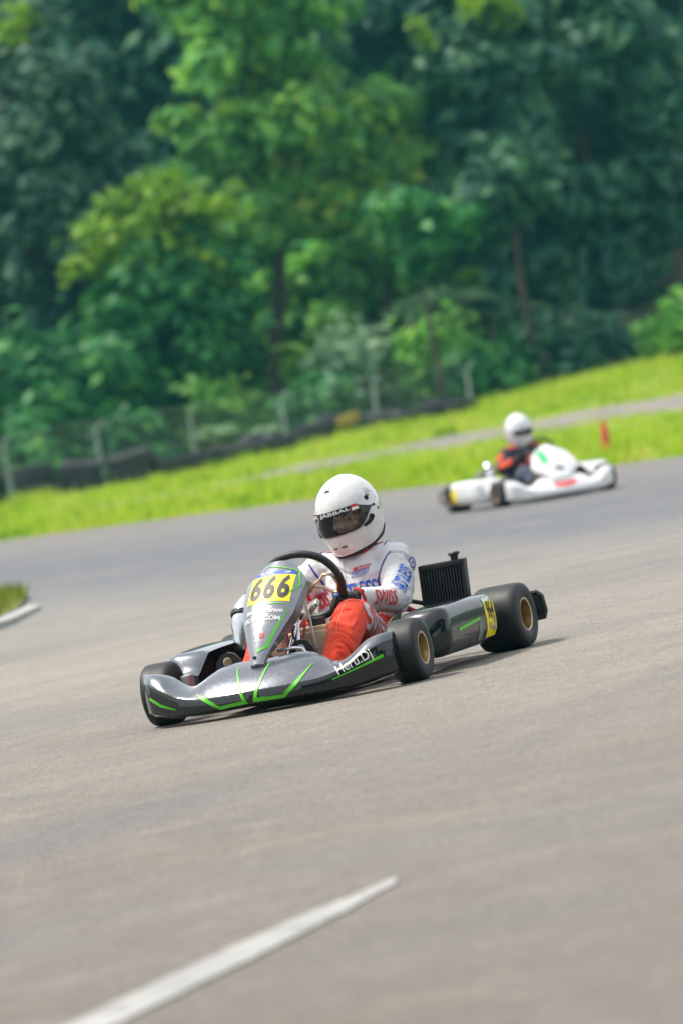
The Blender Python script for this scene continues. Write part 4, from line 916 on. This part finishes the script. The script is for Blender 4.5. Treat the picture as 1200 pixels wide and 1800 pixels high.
def make_glove(parent, ang, wrist, inward):
    """closed hand on the wheel rim at angle ang: palm behind the rim, four curled fingers, thumb along the rim"""
    c = sw_point(ang); T = unit(sw_point(ang + 5) - sw_point(ang - 5)); back = unit(V(*wrist) - c); back = unit(back - T * (back @ T)); q = np.cross(T, back)
    out_ = unit(c - SWC); q = q if q @ out_ > 0 else -q
    mb = MB(); pal = c + back * .038 + q * .010
    mb.ball(pal, (.034, .034, .034)); limb(mb, [pal + T * .030, pal, pal - T * .030], [.026, .030, .026], 4, 12)
    limb(mb, [pal, pal + (V(*wrist) - pal) * .55, V(*wrist)], [.033, .033, .036], 5, 14)
    for k in range(4):
        o = T * ((k - 1.5) * .0225); pts = []
        for a in (20, 70, 120, 170, 215): pts.append(c + o * (1 - .04 * k) + back * math.cos(R(a)) * .029 + q * math.sin(R(a)) * .029)
        limb(mb, [pal + o * .9 + q * .012] + pts[:5 - (k == 3)], [.0115, .0118, .0115, .0108, .0100, .0090][:6 - (k == 3)], 4, 8)
    s = 1 if inward > 0 else -1
    limb(mb, [pal + T * .02 * s - q * .012, c + T * .034 * s - q * .022 + back * .020, c + T * .046 * s - q * .020 - back * .006, c + T * .060 * s - q * .008 - back * .018], [.014, .0125, .0115, .0095], 4, 8)
    g = link('glove', fused(mb, .0042, 3), GLOVE, parent, 70)
    w_ = V(*wrist); d = unit(w_ - pal); cu = MB(); cu.tube([w_ - d * .004, w_ + d * .002, w_ + d * .008], [.039, .0415, .040], 18); cu.build('cuff', CUFF, g, 60)
    return g
def make_boot(parent, ankle, toe, mat):
    a, t = V(*ankle), V(*toe); d = unit(t - a); up = unit(V(0, 0, 1) - d * d[2]); mb = MB(); heel = a - d * .03 - up * .055
    limb(mb, [a + up * .03, a - up * .02, heel + d * .03], [.046, .044, .038], 4); limb(mb, [heel, heel + d * .08 + up * .01, heel + d * .155 + up * .004], [.036, .038, .028], 4)
    return link('boot', fused(mb, .006, 4), mat, parent, 70)
def helmet(parent, C, yaw, pitch, roll, scale=1.0, marks=True):
    """full-face helmet: one shell with an eye port, clear smoked visor, rubber edge, vents and latch"""
    RM = np.array((Matrix.Rotation(yaw, 3, 'Z') @ Matrix.Rotation(pitch, 3, 'Y') @ Matrix.Rotation(roll, 3, 'X')))
    def shape(az, el, off=0.0):
        ca, sa, ce, se = math.cos(az), math.sin(az), math.cos(el if el > 0 else el * .66), math.sin(el)
        p = V(.158 * ce * ca, .131 * ce * sa, .150 * se)
        if se < 0:                                      # chin bar forward, skirt drawn in at the nape
            k = min(1, -se / .75); p[0] += .020 * k * max(0, ca) ** 2; p[1] *= 1 - .08 * k * k; p[2] *= 1.08 + .10 * max(0, ca); p[0] *= 1 - .07 * k * max(0, -ca)
        if se > 0: p[2] *= 1.03; p[1] *= 1 - .03 * se
        p *= (1 + .012 * max(0, se) * max(0, -ca + .2))
        return V(*C) + RM @ (unit(p) * off + p) * scale
    AZ = R(84) if marks else R(62); ps = 1.0 if marks else .55
    def et(az): a = abs(az) / AZ; return ps * R(13) - R(13) * smooth01((a - .55) / .45) * .8 if a < 1 else R(2.6)
    def eb(az): a = abs(az) / AZ; return R(-21) * ps + R(22) * ps * smooth01((a - .50) / .50) ** 1.2 if a < 1 else R(1.0)
    def bot(az): return R(-64) + R(20) * smooth01((abs(az) / math.pi - .35) / .5) * 1.0
    azs = [R(-180) + R(360) * i / 120 for i in range(121)]; sh, ln = MB(), MB(); n1, n2, n3 = 12, 6, 16
    def column(az, off=0):
        b, e0, e1 = bot(az), eb(az), et(az)
        els = [b + (e0 - b) * i / n1 for i in range(n1)] + [e0 + (e1 - e0) * i / n2 for i in range(n2)] + [e1 + (R(90) - e1) * i / n3 for i in range(n3 + 1)]
        return [shape(az, e, off) for e in els]
    for mb, off in ((sh, 0), (ln, -.014)):
        cols = [column(a, off) for a in azs]; n = len(cols[0]); vs = [p for c in cols for p in c]; fs = []
        for i in range(120):
            for j in range(n - 1):
                if n1 <= j < n1 + n2 and abs((azs[i] + azs[i + 1]) / 2) < AZ: continue
                fs.append((i * n + j, (i + 1) * n + j, (i + 1) * n + j + 1, i * n + j + 1))
        mb.add(vs, fs)
    lip = [a for a in azs if abs(a) <= AZ + 1e-6]
    H = sh.build('helmet', HELM, parent, 60); ln.build('liner', LINER, H, 60)
    rim = MB(); rim.grid([[shape(a, et(a), 0) for a in lip], [shape(a, et(a), -.014) for a in lip]]); rim.grid([[shape(a, eb(a), 0) for a in lip], [shape(a, eb(a), -.014) for a in lip]]); rim.build('port_trim', LINER, H, 60)
    ed = MB(); path = [shape(a, bot(a), -.004) for a in azs[:-1]]; ed.tube(path, .009, 8, closed=True); ed.build('edge_rubber', LINER, H, 60)
    sp = MB(); aa = [a for a in azs if abs(a) > R(70)]
    for side in (1, -1):
        al = [R(d) * side for d in range(62, 181, 6)]; sp.grid([[shape(a, bot(a) + R(2), .004) for a in al], [shape(a, bot(a) + R(2 + 9 * smooth01((abs(a) - R(62)) / R(60))), .005) for a in al]])
    sp.build('neck_skirt', LINER, H, 60)
    v = MB(); vl = [R(-AZ * 57.3 + 2 * AZ * 57.3 * i / 48) for i in range(49)]
    v.grid([[shape(a * .992, eb(a) - R(.8) + (et(a) - eb(a) + R(1.6)) * k / 8, .0035) for a in vl] for k in range(9)]); v.build('visor', VISOR, H, 60)
    def strip(a0, a1, k0, k1, off, mat, name):
        s = MB(); al = [R(a0 + (a1 - a0) * i / 16) for i in range(17)]; s.grid([[shape(a, eb(a) + (et(a) - eb(a)) * k, off) for a in al] for k in (k0, (k0 + k1) / 2, k1)]); return s.build(name, mat, H, 60)
    if marks:
        strip(-56, 56, .80, 1.04, .0048, INK, 'visor_strip')
        for a0, a1 in ((-55, -43), (43, 55)):
            strip(a0, a1, .92, 1.05, .0056, REDST, 'flag'); strip(a0, a1, .79, .92, .0056, WHITEP, 'flag')
        # name across the strip: letters bent around the visor
        vs, fs = text_faces('EL JABBAL', 1.0, .02, 0, 1.25); hx = max(abs(p[0]) for p in vs); hy = max(abs(p[1]) for p in vs)
        bm = bmesh.new(); bv = [bm.verts.new((x, y, 0)) for x, y in vs]
        for f in fs:
            try: bm.faces.new([bv[i] for i in f])
            except ValueError: pass
        for k in range(-14, 15): bmesh.ops.bisect_plane(bm, geom=bm.verts[:] + bm.edges[:] + bm.faces[:], plane_co=(k * hx / 14, 0, 0), plane_no=(1, 0, 0), dist=1e-6)
        for p in bm.verts:
            a = R(41) * p.co.x / hx; k = .92 + .105 * p.co.y / hy; p.co = Vector(shape(a, eb(a) + (et(a) - eb(a)) * k, .0062))
        me = bpy.data.meshes.new('lettering'); bm.to_mesh(me); bm.free(); link('lettering', me, WHITEP, H, 60)
        for a0, a1, e in ((-15, -5, -40), (6, 17, -40)):
            s = MB(); s.tube([shape(R(a0 + (a1 - a0) * i / 5), R(e), .0005) for i in range(6)], .0032, 6); s.build('chin_vent', LINER, H)
        s = MB(); s.tube([shape(R(a), R(46 + 3.0 * math.cos(R(a * 9))), .0004) for a in range(-9, 10, 3)], [.001, .003, .0048, .0052, .0048, .003, .001], 6); s.build('brow_vent', LINER, H)
        s = MB(); b0 = [shape(R(a), R(e), .0) for a, e in ((-8, 47), (8, 47), (6, 58), (-6, 58))]; b1 = [shape(R(a), R(e), .006) for a, e in ((-6, 49), (6, 49), (4, 56), (-4, 56))]
        s.add(b0 + b1, [(4, 5, 6, 7), (0, 1, 5, 4), (1, 2, 6, 5), (2, 3, 7, 6), (3, 0, 4, 7)]); s.build('vent_scoop', HELM, H, 60)
        for sd in (1, -1):
            for (a, e, r_) in ((77, 16, .0105), (86, 22, .013), (86, 1.5, .006), (95, -6, .004)):
                c = shape(R(a * sd), R(e), 0); nn = unit(shape(R(a * sd), R(e), .01) - c); s = MB(); s.lathe([(r_ * 1.05, -.002), (r_, .0035), (r_ * .75, .0042), (r_ * .65, .0022), (0, .0022)], c, nn, 18); s.build('screw', LINER if r_ < .012 else ALU, H)
            s = MB(); s.tube([shape(R(56 * sd), R(-20), .004), shape(R(64 * sd), R(-17.5), .007), shape(R(72 * sd), R(-14), .006)], [.006, .0085, .010], 8); s.ball(shape(R(73 * sd), R(-12), .005), (.012, .012, .012)); s.build('visor_latch', LINER, H, 60)
            s = MB(); s.tube([shape(R(a * sd), R(e), .0002) for a, e in ((52, 14), (62, 18), (72, 24), (82, 30), (92, 29), (97, 20), (100, 8))], .0010, 5); s.build('side_plate_seam', ALU, H, 60)
    return H, shape
def make_driver(name, kpos, kyaw, label, mats, dy=0.0, dx=0.0, hero=True, head_yaw=0.0):
    J = dict(pel=V(-.22, .03, .150), wai=V(-.285, .032, .27), che=V(-.315, .054, .40), sho=V(-.33, .062, .492), nec=V(-.345, .066, .56), hea=V(-.335, .066, .702),
             sL=V(-.325, .235, .472), eL=V(-.145, .272, .320), wL=V(.085, .206, .364), sR=V(-.315, -.112, .478), eR=V(-.10, -.255, .36), wR=V(.095, -.175, .418),
             hL=V(-.19, .115, .145), kL=V(.235, .218, .292), aL=V(.545, .225, .130), hR=V(-.19, -.055, .145), kR=V(.22, -.150, .292), aR=V(.535, -.150, .130))
    for k in ('che', 'sho', 'nec', 'hea', 'sL', 'sR'): J[k] = J[k] + V(dx, dy, 0)
    mb = MB()
    # torso as stacked ellipses along the spine
    spine = [(J['pel'] + V(.02, 0, -.05), .150, .115), (J['pel'], .175, .130), (J['wai'], .165, .118), ((J['wai'] + J['che']) / 2, .178, .122), (J['che'], .192, .125), (J['sho'] + V(0, 0, -.02), .180, .108), (J['sho'] + V(0, 0, .035), .125, .085), (J['nec'], .070, .066), (J['nec'] + V(.003, 0, .08), .058, .058)]
    rows = []
    for p, a, b in spine: rows.append([p + V(b * math.cos(t), a * math.sin(t), 0) for t in np.linspace(0, 2 * math.pi, 24, endpoint=False)])
    mb.grid(rows, loop=True); mb.add(rows[0], [list(range(24))]); mb.add(rows[-1], [list(range(24))])
    for s in 'LR':
        limb(mb, [J['sho'] * .45 + J['s' + s] * .55, J['s' + s], J['e' + s], J['w' + s]], [.070, .080, .064, .038], 10)
        limb(mb, [J['h' + s], J['h' + s] * .45 + J['k' + s] * .55, J['k' + s], J['k' + s] * .5 + J['a' + s] * .5, J['a' + s]], [.112, .092, .078, .070, .058], 8, 16)
    fc = J['hea'] + V(.002, 0, -.028)
    # head: skull, jaw, nose, brow ridge, cheekbones, ears
    hd = J['hea']; mb.ball(hd + V(-.012, 0, .02), (.094, .074, .092)); mb.ball(hd + V(.028, 0, -.045), (.062, .056, .062))
    limb(mb, [fc + V(.080, 0, .018), fc + V(.094, 0, -.004), fc + V(.104, 0, -.022)], [.010, .0115, .0145], 4, 10)
    for s in (-1, 1):
        mb.ball(fc + V(.066, s * .030, .034), (.016, .026, .010)); mb.ball(fc + V(.058, s * .040, -.016), (.022, .020, .018)); mb.ball(fc + V(-.008, s * .074, .0), (.014, .008, .026)); mb.ball(fc + V(.098, s * .010, -.024), .008)
    mb.ball(fc + V(.082, 0, -.055), (.012, .022, .006)); mb.ball(fc + V(.078, 0, -.068), (.013, .020, .008))
    me = fused(mb, .0065, 4); co = coords(me)
    # nearest bone decides the cloth; folds are pressed across the limbs
    bones = [('head', hd + V(0, 0, -.06), hd + V(0, 0, .05), 3, 0), ('torso', J['wai'] - V(0, 0, .03), J['sho'], 0, .0065), ('pelvis', J['pel'] - V(0, .05, .03), J['pel'] + V(0, .05, .02), 1, .004)]
    for s in 'LR':
        bones += [('ua', J['s' + s], J['e' + s], 0, .0120), ('fa', J['e' + s], J['w' + s], 0, .0032), ('th', J['h' + s], J['k' + s], 1, .0075), ('sh', J['k' + s], J['a' + s], 1, .0085)]
    D = np.stack([seg_dist(co, b[1], b[2])[0] / {'torso': 2.0, 'pelvis': 1.7, 'th': 1.25, 'head': 1.05}.get(b[0], 1.0) for b in bones], 1); near = D.argmin(1)
    nv = np.empty(len(co) * 3); me.vertices.foreach_get('normal', nv); nv = nv.reshape(-1, 3); amp = np.zeros(len(co))
    for i, b in enumerate(bones):
        if b[4] == 0: continue
        sel = near == i; d, t = seg_dist(co[sel], b[1], b[2]); L = np.linalg.norm(b[2] - b[1]); p = co[sel]
        wv = t * L + .35 * (p @ V(.3, .5, .6)) + .034 * np.sin(p @ V(21, 17, 13)) + .020 * np.sin(p @ V(-22, 33, 11) + 2)
        f = np.sin(wv * 2 * math.pi / .085) * .6 + np.sin(wv * 2 * math.pi / .047 + p @ V(19, 24, -21) + 1.3) * .4
        f = np.sign(f) * np.abs(f) ** .8; gate = .15 + .85 * np.clip(np.sin(p @ V(23, -17, 19) + i * 1.7) + .25, 0, 1)
        bend = 1.0 if b[0] == 'torso' else .45 + .9 * np.abs(t - .5) * 1.4
        cr = np.clip(1 - np.abs(np.sin(math.pi * (wv + .012 * np.sin(p @ V(37, -29, 41))) / .066)) * 2.4, 0, 1); g2 = np.clip(np.sin(p @ V(-31, 27, 22) + i * 2.1) + .1, 0, 1)
        amp[sel] = (f * b[4] * gate - cr * g2 * min(.0105, b[4] * 1.5)) * bend
    for _ in range(2): pass
    amp[co[:, 2] > hd[2] - .115] = 0; set_coords(me, co + nv * amp[:, None])
    vm = np.array([b[3] for b in bones])[near]
    hp = co[:, 2] > hd[2] - .115 if True else None
    vm = np.where((vm == 3) & ~hp, 0, vm); vm = np.where(hp, 3, vm)
    vl = np.array([p.vertices[0] for p in me.polygons]); me.polygons.foreach_set('material_index', vm[vl].astype(np.int32))
    P = link(name, me, mats, None, 70); on_track(P, kpos, kyaw); tag(P, label, 'person')
    for s in (-1, 1):
        eye = MB(); eye.ball(fc + V(.0715, s * .032, .008), (.0115, .0140, .0048)); e = eye.build('eye', EYEW, P); MB().ball(fc + V(.0800, s * .032 - .002, .008), (.0050, .0072, .0050)).build('iris', EYED, e)
        br = MB(); br.tube([fc + V(.0885, s * .012, .029), fc + V(.087, s * .030, .035), fc + V(.074, s * .052, .030)], [.0040, .0048, .0028], 6); br.build('eyebrow', BROW, P)
    make_glove(P, -42, J['wL'], 1); make_glove(P, 180 + 8, J['wR'], -1)
    make_boot(P, J['aL'] + V(.01, 0, -.01), J['aL'] + V(.12, .01, .07), BOOT if hero else SUITN); make_boot(P, J['aR'] + V(.01, 0, -.01), J['aR'] + V(.12, -.01, .07), BOOT if hero else SUITN)
    col = MB(); nb = J['nec']; rws = []
    for k, (z, r_) in enumerate(((-.022, .096), (.0, .088), (.030, .080), (.052, .077), (.055, .070))): rws.append([nb + V(.010 + r_ * math.cos(t), r_ * 1.04 * math.sin(t), z + .012 * math.cos(t) * -1) for t in np.linspace(0, 2 * math.pi, 32, endpoint=False)])
    col.grid(rws, loop=True); col.build('collar', SUITO, P, 60)
    H, shape = helmet(P, hd + V(.002, 0, .010), head_yaw, R(9), R(4), 1.04, True if hero else False)
    return P, J, H
driver, J1, H1 = make_driver('person', KP1, KY1, 'kart driver in a white helmet, white jacket and red trousers', [SUITW, SUITR, SUITW, SKIN], head_yaw=R(-9))
driver2, J2, H2 = make_driver('person', KP2, KY2, 'kart driver in a white helmet and navy suit with red sleeves', [SUITN, SUITD, SUITN, SKIN], dx=.03, hero=False)
def suit_marks():
    B = bvh_of([driver])
    def along(a, b, side):          # frame for print running from a to b, facing 'side'
        u = unit(b - a); n = unit(V(*side) - u * (V(*side) @ u)); return u, np.cross(n, u)
    # chest
    ch = J1['che'] + V(.15, 0, 0); u = V(-.10, 1, .06); v = V(-.25, 0, 1)
    decal('lettering', text_faces('HUTLESS', .092, .022, .12, .56), TXBLUE, driver, B, ch + V(0, .020, -.018), u, v, cell=.015, off=.003)
    decal('lettering', text_faces('SWISS', .092, .022, .12, .56), TXRED, driver, B, ch + V(0, -.165, -.030), u, v, cell=.015, off=.003)
    o = ch + V(0, .066, .073)
    decal('badge', rect(.020, .013, -.024, .013, .004), REDST, driver, B, o, u, v, cell=.012, off=.003)
    decal('lettering', text_faces('SWISS', .022, .01, .2, .75), TXRED, driver, B, o + V(0, .014, .014), u, v, cell=.012, off=.003)
    decal('badge', poly_line([(-.014, .021), (.042, .023), (.034, .007), (-.010, .005)], .0018, True), TXRED, driver, B, o, u, v, cell=.012, off=.003)
    decal('badge', poly_line([(-.040, .002), (.034, .004), (.026, -.016), (-.048, -.018)], .0018, True), TXBLUE, driver, B, o, u, v, cell=.012, off=.003)
    decal('lettering', text_faces('HUTLESS', .020, .01, .2, .75), TXBLUE, driver, B, o + V(0, -.006, -.007), u, v, cell=.012, off=.003)
    decal('lettering', text_faces('RACINGSUIT', .010, .004, .1, .9, 1.3), INK, driver, B, o + V(0, -.014, -.026), u, v, cell=.012, off=.003)
    decal('zip', poly_line([(0, -.16), (0, .12)], .004), cloth('zip_tape', (.42, .42, .44)), driver, B, ch + V(0, -.004, 0), u, v, cell=.015, off=.002)
    # sleeve: SWISS on the forearm, HUTLESS over the elbow and upper arm
    fa = J1['wL'] + (J1['eL'] - J1['wL']) * .86; ub = J1['eL'] + (J1['sL'] - J1['eL']) * .62
    for a, b, t, txt, m, sx in ((J1['wL'], J1['eL'], .46, 'SWISS', TXRED, .60), (fa, ub, .50, 'HUTLESS', TXBLUE, .47)):
        c = a + (b - a) * t; uu, vv = along(a, b, (.62, .78, .10)); decal('lettering', text_faces(txt, .080, .016, .15, sx), m, driver, B, c + np.cross(uu, vv) * .05 + V(0, 0, -.010), uu, vv, cell=.006, off=.0055)
    c = J1['sL'] + V(.02, .07, -.02); decal('badge', ([(.016 * math.cos(t), .024 * math.sin(t)) for t in np.linspace(0, 6.28, 20, endpoint=False)], [list(range(20))]), BLUEST, driver, B, c, (-.75, .65, 0), (0, .1, 1), cell=.01, off=.0028)
    decal('badge', ([(.012 * math.cos(t), .019 * math.sin(t)) for t in np.linspace(0, 6.28, 20, endpoint=False)], [list(range(20))]), TXWHITE, driver, B, c, (-.75, .65, 0), (0, .1, 1), cell=.01, off=.0034)
    decal('badge', rect(.010, .010, 0, 0, .004), BLUEST, driver, B, c, (-.75, .65, 0), (0, .1, 1), cell=.01, off=.004)
    # indigo piping from the shoulder down the armhole, both sides; red shoulder tabs
    for s in (1, -1):
        o = J1['sho'] + V(.16, 0, 0)
        decal('piping', poly_line([(s * .185, .050), (s * .172, .030), (s * .150, -.01), (s * .128, -.050), (s * .120, -.075), (s * .130, -.105)], [.005, .007, .008, .012, .016, .006]), PIPING, driver, B, o, (0, 1, 0), (-.3, 0, 1), cell=.012, off=.003)
        decal('piping', poly_line([(-.06, s * .150), (-.02, s * .152), (.04, s * .150)], .007), PIPING, driver, B, J1['sho'] + V(0, 0, .11), (1, 0, 0), (0, 1, 0), cell=.012, off=.003)
        decal('shoulder_tab', ([(-.05, s * .09), (.022, s * .095), (.022, s * .125), (-.05, s * .125)], [[0, 1, 2, 3] if s > 0 else [3, 2, 1, 0]]), SUITO, driver, B, J1['sho'] + V(0, 0, .11), (1, 0, 0), (0, 1, 0), cell=.012, off=.005)
    # trouser lettering along the outside of the thigh
    uu, vv = along(J1['kL'], J1['hL'], (.62, .76, .18)); c = J1['kL'] + (J1['hL'] - J1['kL']) * .20
    decal('lettering', text_faces('SWISS', .150, .02, -.1, .66), TXWHITE, driver, B, c + np.cross(uu, vv) * .05 + V(0, 0, -.012), uu, vv, cell=.012, off=.003)
    decal('lettering', text_faces('HUTLESS', .105, .014, -.1, .60), TXWHITE, driver, B, c + uu * .25 + np.cross(uu, vv) * .05 + V(0, 0, -.012), uu, vv, cell=.012, off=.003)
    c = J1['kL'] + V(.02, -.01, .05); decal('seam', poly_line([(-.07, 0), (.02, .004), (.14, -.006), (.24, 0)], .0022), cloth('pale_stitching', (.72, .30, .22)), driver, B, J1['kL'] + V(0, 0, .08), unit(J1['aL'] - J1['kL']), (0, 1, 0), cell=.012, off=.0022)
    # second driver: red sleeves and shoulder patches
    B2 = bvh_of([driver2])
    for s in 'LR':
        sg = 1 if s == 'L' else -1; a, b = J2['s' + s], J2['e' + s]; uu, vv = along(a, b, (.3, sg * .9, .35)); decal('sleeve_panel', rect(.14, .09), SUITO, driver2, B2, (a + b) / 2 + np.cross(uu, vv) * .06, uu, vv, cell=.02, off=.003)
        decal('shoulder_patch', ([(-.06, sg * .06), (.05, sg * .06), (.05, sg * .19), (-.06, sg * .19)], [[0, 1, 2, 3] if s == 'L' else [3, 2, 1, 0]]), SUITO, driver2, B2, J2['sho'] + V(0, 0, .11), (1, 0, 0), (0, 1, 0), cell=.02, off=.004)
        a, b = J2['e' + s], J2['w' + s]; uu, vv = along(a, b, (.3, sg * .9, .35)); decal('sleeve_panel', rect(.16, .07), SUITO, driver2, B2, (a + b) / 2 + np.cross(uu, vv) * .06, uu, vv, cell=.02, off=.003)
    c = J2['che'] + V(.16, 0, 0); decal('chest_panel', rect(.16, .10), REDST, driver2, B2, c, (0, 1, 0), (-.2, 0, 1), cell=.02, off=.003)
suit_marks()
for o_ in (kart2, driver2): o_.scale = (.955, .955, .955)


# ------------------------------------------------------------------ thin humid air between the track and the trees
def make_haze():
    m = bpy.data.materials.new('humid_air'); m.use_nodes = True; nt = m.node_tree; nt.nodes.remove(nt.nodes['Principled BSDF'])
    v = N(nt, 'ShaderNodeVolumePrincipled'); v.inputs['Color'].default_value = (.14, .66, .72, 1); v.inputs['Density'].default_value = .00030
    nt.links.new(v.outputs[0], nt.nodes['Material Output'].inputs['Volume'])
    o = MB().box((-420, -70, -1.8), (420, 920, 52)).build('haze', m, None, None); tag(o, 'thin pale blue humid haze in the air', 'haze', kind='stuff')
make_haze()
